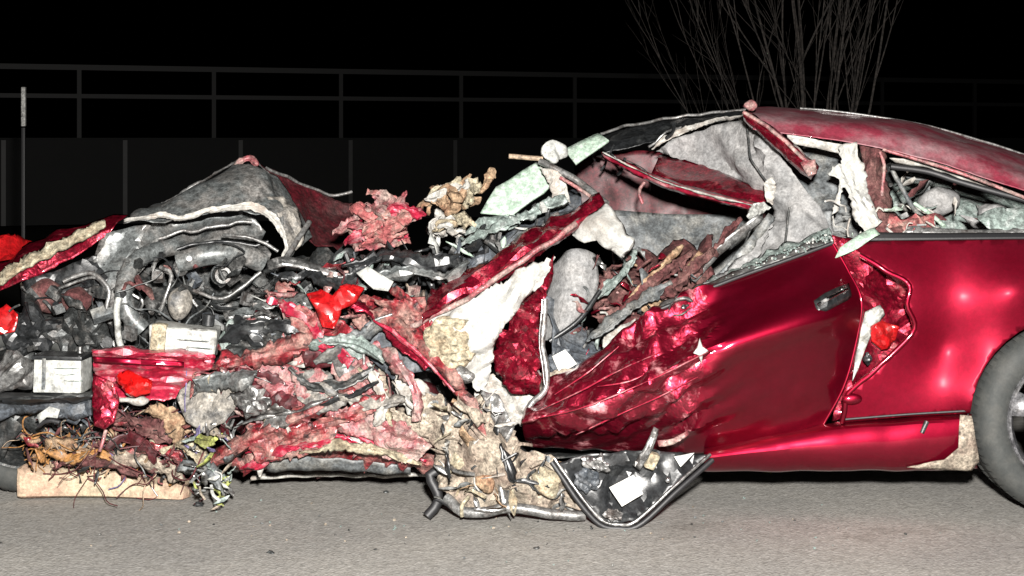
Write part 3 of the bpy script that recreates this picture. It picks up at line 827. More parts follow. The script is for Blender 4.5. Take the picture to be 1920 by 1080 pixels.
front_bag = sheet('airbag', 'airbag', [(1070, 440, .16), (1092, 408, .16), (1136, 380, .16), (1152, 402, .12), (1172, 432, .10), (1188, 462, .10), (1168, 484, .10), (1140, 470, .08), (1118, 452, .08), (1095, 456, .11)],
    ctrl=[(1128, 425, .04), (1160, 455, .05)], amp=.008, wl=.08, seed=33, step=6, thick=.004, fine=.5, pleat=(math.radians(40), .06, .012), sharp=40)
lump('airbag_module', 'blue_grey', (1050, 682, .16), (.045, .04, .04), amp=.35, seed=12, sub=3)
sheet('torn_label', 'label', [(1035, 668, .1), (1060, 655, .1), (1082, 682, .1), (1050, 702, .1)], amp=.006, wl=.05, seed=3)
sheet('torn_lining', 'white_cloth', [(1128, 640, .12), (1165, 610, .12), (1192, 598, .12), (1188, 632, .1), (1160, 655, .08), (1135, 665, .08)], amp=.014, wl=.05, seed=9)
loft('dash_panel', 'blue_grey', [[(1010, 560, .28), (1035, 600, .24), (1030, 720, .14)], [(1030, 560, .3), (1060, 640, .26), (1090, 700, .16)], [(1100, 620, .36), (1130, 660, .3), (1120, 700, .2)]], amp=.012, wl=.07, seed=45)

# ---- door
def door_amp(v):
    t = (v[0] - at(1330, 700, 0)[0]) / 0.16
    lo = min(1, max(.15, (v[2] - .24) / .06))
    return (0.03 + 0.97 / (1 + math.exp(5 * t))) * lo
door = loft('door', 'paint',
    [[(992, 768, .03), (1090, 680, .03), (1180, 615, .03), (1245, 573, .03), (1400, 515, .055), (1500, 479, .072), (1562, 457, .085)],
     [(985, 780, -.04), (1100, 712, -.07), (1200, 655, -.07), (1275, 625, -.07), (1420, 565, -.05), (1510, 530, -.02), (1590, 508, .05)],
     [(978, 792, -.09), (1120, 752, -.17), (1230, 705, -.18), (1335, 657, -.175), (1470, 612, -.15), (1550, 586, -.10), (1614, 562, .01)],
     [(980, 804, -.02), (1130, 785, -.09), (1240, 752, -.12), (1340, 706, -.125), (1460, 668, -.10), (1545, 642, -.06), (1608, 628, .02)],
     [(984, 820, .08), (1140, 815, .05), (1250, 800, .01), (1340, 780, -.03), (1450, 755, -.02), (1530, 735, .0), (1582, 722, .03)],
     [(990, 838, .20), (1150, 845, .18), (1260, 848, .13), (1340, 848, .07), (1440, 830, .05), (1500, 815, .05), (1538, 804, .05)]],
    amp=.020, wl=.11, seed=77, ampfn=door_amp, thick=.004, res=.0080, pleat=(math.radians(27), .078, .032, 2.2), fine=.1, sharp=22)
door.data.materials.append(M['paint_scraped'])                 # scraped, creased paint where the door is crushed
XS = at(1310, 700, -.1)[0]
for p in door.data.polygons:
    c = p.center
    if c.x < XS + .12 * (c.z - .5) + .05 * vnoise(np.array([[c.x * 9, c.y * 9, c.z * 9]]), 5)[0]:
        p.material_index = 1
tube('door_edge', 'paint', [(1562, 458, .085), (1591, 509, .05), (1615, 562, .01), (1608, 628, .02), (1583, 722, .03), (1540, 802, .05)], .005, door)
tube('window_seal', 'black_rubber', [(1232, 582, .02), (1330, 541, .028), (1400, 514, .045), (1480, 486, .06), (1560, 456, .075)], .0065, door)
loft('inner_trim', 'green_grey',
    [[(1190, 606, .22), (1300, 540, .24), (1400, 490, .25), (1480, 456, .24), (1556, 428, .20)], [(1200, 612, .14), (1310, 552, .14), (1410, 506, .15), (1490, 472, .15), (1560, 446, .14)], [(1215, 600, .04), (1320, 548, .045), (1410, 512, .055), (1490, 484, .07), (1562, 455, .085)]],
    door, amp=.012, wl=.06, seed=50, rag=.4)
loft('inner_trim_edge', 'dull_metal', [[(1200, 592, .10), (1290, 546, .10), (1400, 500, .11), (1540, 448, .12)], [(1228, 584, .035), (1320, 543, .04), (1410, 509, .05), (1550, 456, .08)]], door, amp=.006, wl=.05, seed=51, rag=.3)
strip('mirror_bracket', 'raw_metal', [(1252, 588, -.01), (1262, 566, -.02), (1284, 560, -.02), (1300, 566, -.02)], .012, door, seed=4)
strip('mirror_bracket', 'dull_metal', [(1262, 592, -.01), (1280, 590, -.02), (1298, 576, -.02)], .010, door, seed=6)
lump('mirror_base', 'black_plastic', (1280, 574, .01), (.022, .015, .014), door, seed=4, sub=3)
handle = loft('door_handle', 'black_plastic', [[(1526, 566, -.085), (1552, 548, -.07), (1590, 532, .0)], [(1530, 580, -.105), (1560, 564, -.09), (1594, 548, -.02)], [(1534, 588, -.10), (1564, 575, -.085), (1594, 558, -.01)]], door, amp=.002, wl=.03, thick=.01)
sub(tube('lever', 'chrome', [(1534, 572, -.115), (1558, 557, -.10), (1588, 542, -.045)], .006, None), handle)
lump('lock_cylinder', 'chrome', (1580, 545, -.05), (.012, .008, .012), handle, amp=.1, seed=2, sub=3)
sheet('white_star', 'white_plastic', [(1300, 662, -.20), (1308, 650, -.19), (1312, 634, -.18), (1317, 650, -.19), (1328, 658, -.195), (1318, 664, -.20), (1315, 682, -.19), (1310, 666, -.2)], door, amp=.004, wl=.03, seed=4, step=4)  # small white star-shaped sheet on the door crease

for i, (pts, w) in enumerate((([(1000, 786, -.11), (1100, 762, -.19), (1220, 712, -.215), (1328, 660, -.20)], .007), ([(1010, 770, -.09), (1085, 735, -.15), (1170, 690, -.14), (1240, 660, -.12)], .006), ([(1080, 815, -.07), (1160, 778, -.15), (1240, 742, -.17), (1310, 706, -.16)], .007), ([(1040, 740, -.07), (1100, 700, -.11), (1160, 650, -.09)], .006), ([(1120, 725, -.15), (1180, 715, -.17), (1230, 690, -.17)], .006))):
    strip('crease_highlight', 'paint_bright', pts, w * .6, door, seed=20 + i, amp=.006, wl=.05)  # pale strips paint flash highlights onto the door's fold crests
sheet('torn_sill', 'white_cloth', [(900, 690, .10), (960, 730, .08), (1010, 742, .06), (1050, 720, .1), (1060, 770, .1), (985, 800, .08), (930, 800, .08), (890, 750, .1)], amp=.016, wl=.06, seed=171, rag=4, step=6)
sheet('torn_sill', 'beige_dirt', [(1000, 700, .07), (1080, 690, .06), (1100, 720, .04), (1040, 760, .05), (1000, 770, .05)], amp=.016, wl=.06, seed=172, rag=3, step=6)

# ---- hanging V-shaped door frame below
vf = sheet('hanging_panel', 'black_plastic', [(1044, 868, -.07), (1100, 852, -.05), (1200, 842, -.04), (1332, 854, .0), (1260, 915, -.06), (1192, 978, -.10), (1140, 980, -.10), (1085, 925, -.085)], ctrl=[(1150, 900, -.03), (1200, 890, -.02)], amp=.014, wl=.07, seed=13, rag=2)
tube('metal_edge', 'raw_metal', [(1040, 860, -.09), (1062, 892, -.10), (1092, 935, -.115), (1128, 975, -.12), (1160, 984, -.12), (1192, 978, -.125), (1260, 916, -.09), (1332, 852, -.03)], .0055, vf, wob=.002)
tube('rubber_seal', 'black_rubber', [(1034, 866, -.085), (1056, 898, -.095), (1086, 942, -.105), (1124, 983, -.11), (1160, 991, -.11), (1200, 984, -.115), (1268, 922, -.08), (1336, 862, -.02)], .0085, vf)
sheet('label', 'label', [(1142, 914, -.115), (1188, 890, -.10), (1206, 926, -.115), (1166, 950, -.125)], vf, amp=.002, wl=.06, seed=2)
box('foam_block', 'cream_foam', (1222, 862, -.085), (.034, .03, .05), vf, rot=(.2, .4, .3), bev=.006, dent=.006)
sheet('white_scrap', 'label', [(1264, 856, -.07), (1302, 849, -.06), (1276, 876, -.08)], vf, amp=.003, wl=.05, seed=3)
lump('bolt', 'chrome', (1252, 900, -.085), (.009, .008, .009), vf, amp=.1, seed=3, sub=2)
loft('bent_hinge', 'dull_metal', [[(1186, 872, -.09), (1208, 840, -.1), (1226, 800, -.1)], [(1200, 882, -.095), (1222, 846, -.11), (1236, 806, -.1)]], vf, amp=.008, wl=.04, seed=8)
loft('bent_hinge', 'paint_pink', [[(1232, 826, -.09), (1262, 822, -.09), (1290, 806, -.07)], [(1236, 838, -.09), (1266, 832, -.09), (1292, 814, -.07)]], vf, amp=.006, wl=.04, seed=9)
lump('crumpled_bracket', 'raw_metal', (1118, 868, -.09), (.05, .025, .02), vf, amp=.6, seed=41, sub=4, rot=-.2)
lump('crumpled_bracket', 'blue_grey', (1100, 900, -.09), (.04, .02, .035), vf, amp=.4, seed=43, sub=4)
lump('crumpled_bracket', 'dull_metal', (1150, 965, -.11), (.03, .012, .015), vf, amp=.4, seed=44, sub=3)

# ---- front wing: long torn red strip, white lining and hinge pillar
wing = loft('front_wing', 'paint_crumpled',
    [[(800, 556, .10), (880, 500, .13), (980, 440, .17), (1060, 400, .2), (1128, 366, .22)],
     [(796, 575, .03), (890, 515, .06), (990, 452, .10), (1066, 408, .14), (1132, 376, .18)],
     [(792, 590, .00), (900, 532, .02), (1000, 466, .06), (1072, 420, .11), (1136, 386, .17)],
     [(785, 606, .05), (905, 548, .06), (1010, 482, .09), (1078, 434, .13), (1136, 394, .19)]], amp=.014, wl=.06, seed=90, rag=.5, pleat=(math.radians(33), .05, .014))
tube('wing_flange', 'paint_pink', [(770, 612, .03), (850, 575, .02), (920, 530, .0), (1010, 470, .04), (1080, 420, .08)], .009, wing, wob=.01)
loft('wing_tail', 'paint_dusty', [[(640, 560, .22), (720, 560, .16), (800, 560, .08)], [(650, 590, .18), (730, 590, .10), (800, 590, .02)], [(690, 625, .18), (760, 640, .10), (800, 640, .03)]], wing, amp=.02, wl=.06, seed=91, rag=.8)
hinge = sheet('hinge_pillar', 'paint_crumpled', [(1040, 480, .08), (1030, 540, .05), (1010, 590, .03), (1014, 660, .01), (1012, 745, .0), (958, 738, .0), (930, 702, .02), (926, 645, .03), (955, 600, .04), (1000, 540, .06)], ctrl=[(975, 670, -.04)], amp=.018, wl=.06, seed=92, rag=2, step=7)
tube('pillar_seam', 'dull_metal', [(1022, 560, .03), (1018, 640, .01), (1022, 720, .0), (990, 762, .0)], .010, hinge, wob=.006)
inner = sheet('wing_lining', 'airbag', [(790, 612, .06), (845, 572, .04), (905, 552, .02), (960, 515, .04), (1040, 476, .06), (1018, 530, .03), (985, 568, .02), (950, 604, .01), (930, 640, .0), (920, 690, .0), (908, 735, .0), (892, 735, .0), (882, 700, .01), (850, 680, .03), (815, 650, .05)],
    ctrl=[(880, 620, -.03), (960, 550, -.01)], amp=.016, wl=.08, seed=93, rag=3, step=5, fine=.6, sharp=28, pleat=(math.radians(60), .075, .020))
lump('wing_foam', 'cream_foam', (842, 640, .0), (.078, .035, .088), inner, amp=.25, wl=.04, seed=7, rot=.5)
lump('grey_canister', 'dull_metal', (868, 702, .02), (.04, .04, .026), amp=.15, seed=17, sub=3)
strut = loft('wing_brace', 'paint_dusty', [[(684, 590, .10), (740, 630, .05), (800, 680, .01), (866, 744, -.01)], [(692, 580, .08), (752, 612, .02), (812, 662, -.02), (874, 734, -.03)], [(706, 576, .11), (764, 600, .06), (824, 650, .02), (882, 726, .0)]], amp=.010, wl=.05, seed=94, rag=.4)
loft('wing_brace', 'paint_dusty', [[(720, 545, .12), (770, 580, .08), (812, 640, .05), (830, 700, .04)], [(740, 535, .1), (790, 572, .05), (828, 630, .02), (850, 700, .02)]], amp=.014, wl=.05, seed=95, rag=.6)
sheet('splash_shield', 'blue_grey', [(682, 610, .14), (700, 596, .14), (790, 640, .10), (826, 690, .06), (770, 700, .08), (735, 712, .10), (690, 668, .13)], amp=.008, wl=.09, seed=96)
tube('brake_line', 'raw_metal', [(682, 690, .06), (684, 630, .06), (700, 602, .05), (735, 588, .05)], .005, wob=.004)
tube('brake_line', 'chrome', [(1015, 560, .0), (1012, 640, -.01), (1020, 720, -.02)], .004, wob=.004)

# ---- cowl: pale panels, cap, loose rod
cowl = loft('cowl_panel', 'blue_grey', [[(840, 470, .5), (940, 420, .55), (1080, 350, .6)], [(850, 500, .35), (960, 440, .38), (1090, 370, .42)], [(860, 530, .3), (960, 470, .3), (1090, 400, .3)]], amp=.02, wl=.07, seed=97, rag=.6)
sheet('insulation_panel', 'mint', [(902, 402, .36), (930, 352, .40), (1006, 306, .44), (1036, 344, .38), (1020, 362, .36), (958, 404, .33)], amp=.004, wl=.1, seed=98, thick=.012)
sheet('insulation_panel', 'mint', [(1058, 282, .5), (1122, 250, .55), (1142, 264, .5), (1080, 308, .46)], amp=.003, wl=.1, seed=99, thick=.010)
lump('wiper_cap', 'white_plastic', (1036, 286, .40), (.040, .035, .030), amp=.55, wl=.04, seed=13, sub=4)
tube('wiper_arm', 'cream_wire', [(952, 292, .38), (985, 293, .38), (1018, 296, .38)], .0085, wob=.005)
tube('windscreen_bar', 'dull_metal', [(1012, 302, .34), (1060, 326, .30), (1100, 352, .26), (1138, 382, .20)], .0115, wob=.003)
tube('windscreen_bar', 'paint_pink', [(1050, 332, .27), (1095, 360, .23), (1136, 386, .18)], .006, wob=.003)
sheet('torn_cloth', 'white_cloth', [(1012, 312, .32), (1052, 322, .30), (1064, 352, .28), (1070, 380, .26), (1052, 368, .27), (1040, 384, .27), (1030, 350, .30)], amp=.016, wl=.05, seed=100, rag=2, step=6)
sheet('green_flap', 'green_grey', [(868, 440, .36), (900, 410, .36), (960, 402, .34), (985, 412, .34), (960, 430, .32), (890, 446, .33)], amp=.01, wl=.07, seed=101)
sheet('pale_scrap', 'white_plastic', [(668, 512, .06), (690, 500, .06), (738, 528, .05), (728, 546, .05), (700, 542, .05)], amp=.004, wl=.06, seed=102, thick=.01)

# ---- bonnet folded up into a peak
bonnet = loft('bonnet', 'hood_grey',
    [[(232, 414, .36), (320, 408, .36), (400, 394, .36), (470, 388, .38), (514, 414, .40), (536, 462, .40), (514, 502, .36)],
     [(262, 402, .50), (340, 372, .50), (410, 344, .52), (466, 330, .55), (520, 370, .54), (556, 430, .50), (548, 480, .46)],
     [(300, 388, .70), (360, 352, .72), (420, 318, .76), (466, 298, .80), (505, 330, .76), (556, 384, .70), (588, 440, .62)]],
    amp=.016, wl=.11, seed=110, rag=.4, res=.011)
strip('bonnet_lip', 'white_cloth', [(232, 414, .35), (300, 404, .34), (340, 410, .34), (400, 394, .34), (470, 386, .36), (514, 412, .38), (536, 462, .38), (526, 490, .36), (506, 502, .34)], .024, bonnet, seed=3, amp=.008)
strip('bonnet_rim', 'dull_metal', [(262, 402, .68), (300, 386, .7), (360, 350, .72), (420, 316, .75), (466, 298, .79), (505, 328, .75), (540, 366, .72)], .014, bonnet, seed=4, amp=.004)
strip('bonnet_peak', 'paint_pink', [(430, 316, .74), (452, 303, .76), (468, 298, .77), (484, 310, .76)], .022, bonnet, seed=5, amp=.006)
sheet('dirty_patch', 'hood_dirt', [(500, 372, .48), (530, 366, .5), (560, 400, .5), (575, 440, .48), (556, 470, .44), (535, 465, .40), (528, 420, .40)], bonnet, amp=.012, wl=.07, seed=5, rag=2)
loft('bonnet_edge', 'dull_metal', [[(300, 396, .62), (340, 372, .64), (385, 350, .66)], [(310, 400, .60), (346, 380, .62), (390, 356, .64)]], bonnet, amp=.006, wl=.05, seed=6)
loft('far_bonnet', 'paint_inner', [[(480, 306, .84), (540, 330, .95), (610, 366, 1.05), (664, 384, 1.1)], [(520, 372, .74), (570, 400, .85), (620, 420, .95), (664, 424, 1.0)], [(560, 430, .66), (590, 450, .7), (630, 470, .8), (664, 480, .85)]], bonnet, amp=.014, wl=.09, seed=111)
tube('far_bonnet_rim', 'dull_metal', [(500, 316, .86), (545, 335, .94), (590, 356, 1.02), (630, 366, 1.06), (660, 360, 1.08)], .006, bonnet, wob=.005)
sheet('bonnet_frame', 'hood_grey', [(190, 440, .5), (250, 424, .5), (340, 416, .5), (460, 402, .55), (500, 430, .6), (490, 452, .62), (420, 462, .66), (340, 468, .6), (280, 492, .5), (246, 530, .42), (236, 590, .38), (206, 575, .40), (172, 500, .46)], bonnet, amp=.016, wl=.10, seed=112)
for i, (a, b) in enumerate((((300, 448, .42), (470, 420, .5)), ((330, 470, .45), (500, 455, .5)), ((420, 440, .45), (520, 470, .42)))):
    tube('frame_rib', 'dull_metal' if i != 1 else 'black_plastic', [a, ((a[0] + b[0]) / 2, (a[1] + b[1]) / 2 - 8, (a[2] + b[2]) / 2), b], .006, bonnet, wob=.014, seed=i)
loft('bonnet_strut', 'raw_metal', [[(500, 488, .28), (540, 482, .28), (590, 494, .28), (645, 512, .28)], [(504, 506, .27), (545, 500, .26), (590, 512, .26), (640, 524, .27)]], amp=.005, wl=.06, seed=113, thick=.008)
tube('bonnet_strut', 'dull_metal', [(580, 418, .5), (555, 450, .42), (538, 478, .36), (520, 500, .32)], .010, wob=.006)

# ---- engine bay
engine = lump('engine_block', 'dark_metal', (330, 600, .85), (.50, .34, .24), amp=.22, wl=.14, seed=120, sub=5)
lump('gearbox', 'dark_metal', (640, 640, .62), (.42, .28, .26), amp=.25, wl=.12, seed=121, sub=5)
lump('inner_wing', 'paint_inner', (640, 760, .55), (.40, .22, .17), amp=.25, wl=.12, seed=122, sub=5)
lump('front_subframe', 'dark_metal', (230, 770, .62), (.40, .25, .16), amp=.2, wl=.12, seed=123, sub=5)
tube('intake_hose', 'hood_grey', [(330, 462, .48), (280, 474, .42), (246, 500, .37), (232, 545, .33), (242, 590, .32), (268, 618, .33)], .030, engine, k=14)
for i in range(9):
    t = i / 8
    C = catmull(AT([(330, 462, .48), (280, 474, .42), (246, 500, .37), (232, 545, .33), (242, 590, .32), (268, 618, .33)]), 40)
    j = int(4 + t * 31)
    d = C[j + 1] - C[j]; d /= np.linalg.norm(d)
    tube('hose_clamp' if i in (0, 8) else 'hose_rib', 'dull_metal' if i in (0, 8) else 'hood_grey', [C[j] - d * .004, C[j] + d * .004], .0335, engine, k=14, raw=True)
tube('valve_cover', 'hood_grey', [(335, 492, .36), (390, 478, .36), (450, 476, .40), (492, 492, .44)], .036, engine, k=14)
for i, (px, py, y, r) in enumerate(((418, 516, .34, .036),)):
    for q in range(3):
        V, T = lathe_arrays([(r * .45, .0), (r * .5, -.006), (r * (.78 + .1 * q), -.006 + .012 * q), (r * (.84 + .1 * q), .004 + .012 * q), (r * .5, .03 + .02 * q)], 28)
        V = np.array(V) @ np.array(Matrix.Rotation(.4, 3, 'Z')).T + at(px, py, y)
        mk('pulley_ring', V, T, ('dull_metal', 'dark_metal', 'grey_plastic')[q], engine, 0, 40)
lump('oil_filter', 'hood_dirt', (332, 566, .28), (.044, .03, .052), engine, amp=.3, seed=15, sub=4)
tube('coolant_pipe', 'raw_metal', [(300, 500, .3), (322, 516, .28), (310, 560, .26), (300, 590, .27)], .007, engine, wob=.004)
tube('coolant_pipe', 'dull_metal', [(350, 540, .3), (410, 560, .27), (450, 540, .28), (490, 510, .3)], .006, engine, wob=.006)
tube('coolant_pipe', 'white_plastic', [(222, 560, .28), (218, 600, .25), (224, 640, .22), (232, 665, .2)], .011, engine, wob=.006)
tube('coolant_pipe', 'dull_metal', [(120, 528, .36), (170, 512, .36), (205, 540, .34), (200, 580, .33)], .008, engine, wob=.005)
tube('coolant_pipe', 'raw_metal', [(60, 545, .38), (120, 538, .36), (178, 520, .36), (206, 548, .34)], .006, engine, wob=.005)
loft('camshaft_cover', 'raw_metal', [[(420, 586, .24), (470, 580, .24), (512, 588, .24)], [(424, 602, .22), (470, 596, .22), (514, 604, .22)]], engine, amp=.006, wl=.04, seed=9, thick=.02)
lump('exhaust_manifold', 'maroon_cloth', (90, 555, .40), (.06, .05, .045), engine, amp=.4, seed=31, sub=4)
lump('exhaust_manifold', 'maroon_cloth', (146, 562, .38), (.065, .05, .04), engine, amp=.4, seed=32, sub=4)
lump('alternator', 'black_plastic', (60, 620, .34), (.10, .07, .08), engine, amp=.3, wl=.05, seed=33, sub=4)
lump('alternator', 'dark_metal', (150, 622, .34), (.09, .07, .07), engine, amp=.35, wl=.05, seed=34, sub=4)
lump('starter', 'black_plastic', (470, 630, .22), (.085, .06, .055), engine, amp=.3, wl=.06, seed=35, sub=4)
lump('starter', 'green_grey', (432, 632, .2), (.03, .03, .06), engine, amp=.3, wl=.05, seed=36, sub=3)
batt = box('coolant_tank', 'white_plastic', (346, 638, .17), (.215, .12, .098), rot=(0, .10, .06), bev=.012, dent=.006, seed=4, seg=3)
box('tank_band', 'cream_foam', (300, 632, .145), (.05, .09, .09), batt, rot=(0, .10, .06), bev=.01, dent=.004, seed=8)
tube('tank_neck', 'black_plastic', [(390, 610, .16), (392, 590, .16)], .02, batt)
bat2 = box('battery', 'white_plastic', (118, 701, .14), (.158, .12, .108), rot=(0, .02, -.05), bev=.006, dent=.003, seed=5)
box('battery_lid', 'black_plastic', (118, 667, .14), (.165, .125, .014), bat2, rot=(0, .02, -.05))
box('battery_strap', 'grey_plastic', (82, 701, .075), (.012, .004, .10), bat2, rot=(0, .02, -.05), bev=.001)
tube('battery_terminal', 'raw_metal', [(150, 662, .12), (150, 650, .12)], .009, bat2)
for i, (x0, x1, y) in enumerate(((100, 150, 690), (104, 140, 702), (120, 156, 714))):
    strip('print_line', 'green_grey', [(x0, y, .0755), ((x0 + x1) / 2, y + 1, .0755), (x1, y, .0755)], .0028, bat2, seed=i, amp=0, thick=.001)
for i, (x0, x1, y) in enumerate(((332, 392, 636), (350, 398, 650), (362, 400, 664))):
    strip('print_line', 'green_grey', [(x0, y, .085), ((x0 + x1) / 2, y + 2, .085), (x1, y + 4, .085)], .0028, batt, seed=i, amp=0, thick=.001)
loft('battery_tray', 'black_plastic', [[(-60, 738, .12), (90, 736, .10), (175, 732, .10)], [(0, 750, .06), (90, 748, .05), (175, 744, .05)], [(0, 755, .3), (90, 755, .3), (175, 750, .3)]], amp=.006, wl=.06, seed=3)
lump('horn_housing', 'dull_metal', (30, 700, .16), (.075, .06, .055), amp=.35, wl=.06, seed=37, sub=4)

# ---- nose: red bumper skin with cream strip
nose = loft('bumper_skin', 'paint_crumpled',
    [[(-60, 515, .55), (0, 492, .55), (70, 448, .60), (150, 420, .62), (240, 402, .62)], [(-60, 545, .42), (5, 515, .42), (80, 470, .47), (150, 445, .50), (220, 420, .52)], [(-60, 570, .40), (35, 532, .40), (100, 502, .44), (160, 470, .48), (205, 440, .50)]], amp=.012, wl=.08, seed=130, rag=.5)
loft('bumper_strip', 'cream_foam', [[(-20, 522, .42), (30, 492, .42), (90, 460, .45), (160, 428, .48), (196, 412, .50)], [(-10, 540, .38), (40, 508, .38), (100, 476, .41), (166, 444, .45), (198, 424, .48)]], nose, amp=.010, wl=.05, seed=131, thick=.012, rag=.4)
loft('far_wing', 'red_plastic', [[(-120, 440, .95), (0, 442, .95), (60, 452, 1.0)], [(-120, 475, .9), (0, 480, .85), (50, 478, .9)], [(-120, 520, .9), (0, 500, .8), (40, 495, .85)]], nose, amp=.015, wl=.1, seed=132)
sheet('lens_scrap', 'red_plastic', [(-20, 590, .3), (12, 570, .3), (34, 590, .28), (28, 622, .27), (-20, 632, .27)], nose, amp=.012, wl=.05, seed=133)
sheet('headlamp_shell', 'black_plastic', [(40, 530, .44), (110, 505, .44), (200, 470, .48), (215, 520, .45), (180, 545, .42), (60, 556, .40)], amp=.012, wl=.07, seed=134)
tube('lamp_rim', 'chrome', [(40, 532, .40), (46, 548, .38), (60, 555, .38)], .006)
rad = loft('radiator_support', 'paint_bright',
    [[(172, 652, .10), (250, 652, .10), (330, 656, .11), (404, 662, .12)], [(172, 660, .05), (250, 662, .05), (330, 666, .06), (404, 668, .07)], [(174, 672, .10), (250, 674, .10), (330, 676, .11), (402, 678, .12)], [(175, 684, .05), (250, 686, .05), (330, 688, .06), (398, 690, .08)],
     [(176, 696, .10), (250, 698, .10), (330, 698, .11), (380, 700, .12)], [(178, 710, .05), (250, 712, .05), (320, 712, .06), (360, 712, .08)], [(180, 724, .10), (250, 726, .10), (310, 726, .11), (340, 728, .12)], [(182, 745, .06), (250, 750, .06), (300, 750, .07), (330, 745, .08)]], amp=.006, wl=.06, seed=135, rag=.3, straight=False)
loft('support_bar', 'paint', [[(174, 668, .04), (250, 672, .035), (345, 678, .045)], [(176, 680, .035), (250, 684, .03), (345, 688, .04)]], rad, amp=.006, wl=.06, seed=136)
sheet('lamp_lens', 'lens', [(214, 706, .02), (240, 694, .01), (262, 704, .0), (284, 714, .01), (282, 738, .01), (246, 744, .0), (226, 728, .01)], rad, ctrl=[(250, 718, -.03)], amp=.006, wl=.04, seed=7, step=5, sharp=20, thick=.006)
sheet('torn_tongue', 'paint_crumpled', [(176, 700, .03), (212, 716, .02), (222, 745, .01), (214, 792, .0), (196, 806, .0), (178, 798, .01), (172, 750, .02)], rad, amp=.008, wl=.05, seed=137, step=6)
tube('tongue_tail', 'paint_pink', [(200, 806, .0), (194, 830, -.01), (186, 846, -.01)], .006, rad, wob=.004)
lump('lower_bulge', 'white_cloth', (252, 750, .06), (.05, .03, .014), rad, amp=.3, seed=8, sub=3)

# ---- lower front: liner, tyre, crushed panels
liner = sheet('wheel_liner', 'blue_grey', [(-60, 742, .22), (60, 744, .18), (172, 742, .16), (176, 775, .18), (140, 790, .2), (70, 776, .22), (20, 780, .24), (-60, 790, .26)], amp=.022, wl=.12, seed=140, rag=2)
sheet('clip', 'white_plastic', [(70, 778, .10), (92, 762, .10), (112, 768, .10), (108, 784, .10), (88, 782, .1), (74, 794, .1)], liner, amp=.006, wl=.05, seed=2)
tube('clip', 'black_rubber', [(72, 798, .11), (90, 788, .10), (112, 792, .1)], .008, liner)
wheel('crushed_wheel', at(46, 800, .33) * np.array([1, 1, 0]) + np.array([0, 0, .305]), .30, .18, car, 'dark_metal')
sheet('crushed_panel', 'hood_dirt', [(345, 712, .12), (400, 700, .10), (446, 708, .08), (450, 750, .06), (420, 792, .06), (380, 812, .08), (352, 790, .10), (330, 745, .12)], amp=.012, wl=.09, seed=141, rag=2)
sheet('foil_scrap', 'raw_metal', [(436, 738, .05), (462, 722, .03), (492, 730, .02), (508, 752, .02), (496, 778, .02), (462, 786, .02), (446, 764, .03)], ctrl=[(474, 752, -.02)], amp=.016, wl=.045, seed=142, step=5, rag=3)
sheet('foil_scrap', 'dull_metal', [(486, 770, .05), (520, 756, .03), (548, 772, .03), (540, 800, .03), (500, 804, .04)], amp=.016, wl=.045, seed=143, step=5, rag=3)
sheet('crushed_panel', 'paint_pink', [(405, 690, .12), (480, 668, .12), (560, 690, .1), (600, 720, .08), (580, 770, .06), (540, 770, .06), (480, 715, .08)], amp=.010, wl=.08, seed=144, rag=3, step=6, sharp=14, fine=.3, pleat=(math.radians(-2), .055, .011))
sheet('crushed_panel', 'paint_pink', [(545, 700, .06), (600, 690, .06), (640, 730, .04), (618, 762, .03), (565, 768, .04)], amp=.010, wl=.08, seed=145, rag=3, step=6, sharp=14, fine=.3, pleat=(math.radians(35), .055, .011))
sheet('crushed_panel', 'paint_pink', [(600, 770, .06), (680, 760, .04), (730, 800, .03), (700, 826, .04), (640, 812, .05)], amp=.010, wl=.08, seed=146, rag=3, step=6, sharp=14, fine=.3, pleat=(math.radians(-28), .055, .011))
sheet('crushed_panel', 'beige_dirt', [(680, 690, .08), (720, 700, .06), (740, 770, .05), (800, 790, .04), (820, 830, .04), (760, 830, .06), (700, 780, .07)], amp=.010, wl=.08, seed=147, rag=3, step=6, sharp=14, fine=.3, pleat=(math.radians(9), .055, .011))
sheet('crushed_panel', 'paint_dusty', [(400, 640, .2), (470, 650, .18), (560, 640, .16), (600, 660, .14), (560, 684, .12), (440, 690, .14)], amp=.010, wl=.08, seed=148, rag=3, step=6, sharp=14, fine=.3, pleat=(math.radians(46), .055, .011))
sheet('crushed_panel', 'grey_plastic', [(600, 620, .16), (660, 610, .14), (690, 660, .12), (650, 690, .10), (600, 670, .12)], amp=.010, wl=.08, seed=149, rag=3, step=6, sharp=14, fine=.3, pleat=(math.radians(-17), .055, .011))
sheet('crushed_panel', 'white_cloth', [(740, 700, .06), (800, 720, .03), (820, 770, .02), (780, 790, .03), (745, 750, .05)], amp=.010, wl=.08, seed=150, rag=3, step=6, sharp=14, fine=.3, pleat=(math.radians(20), .055, .011))
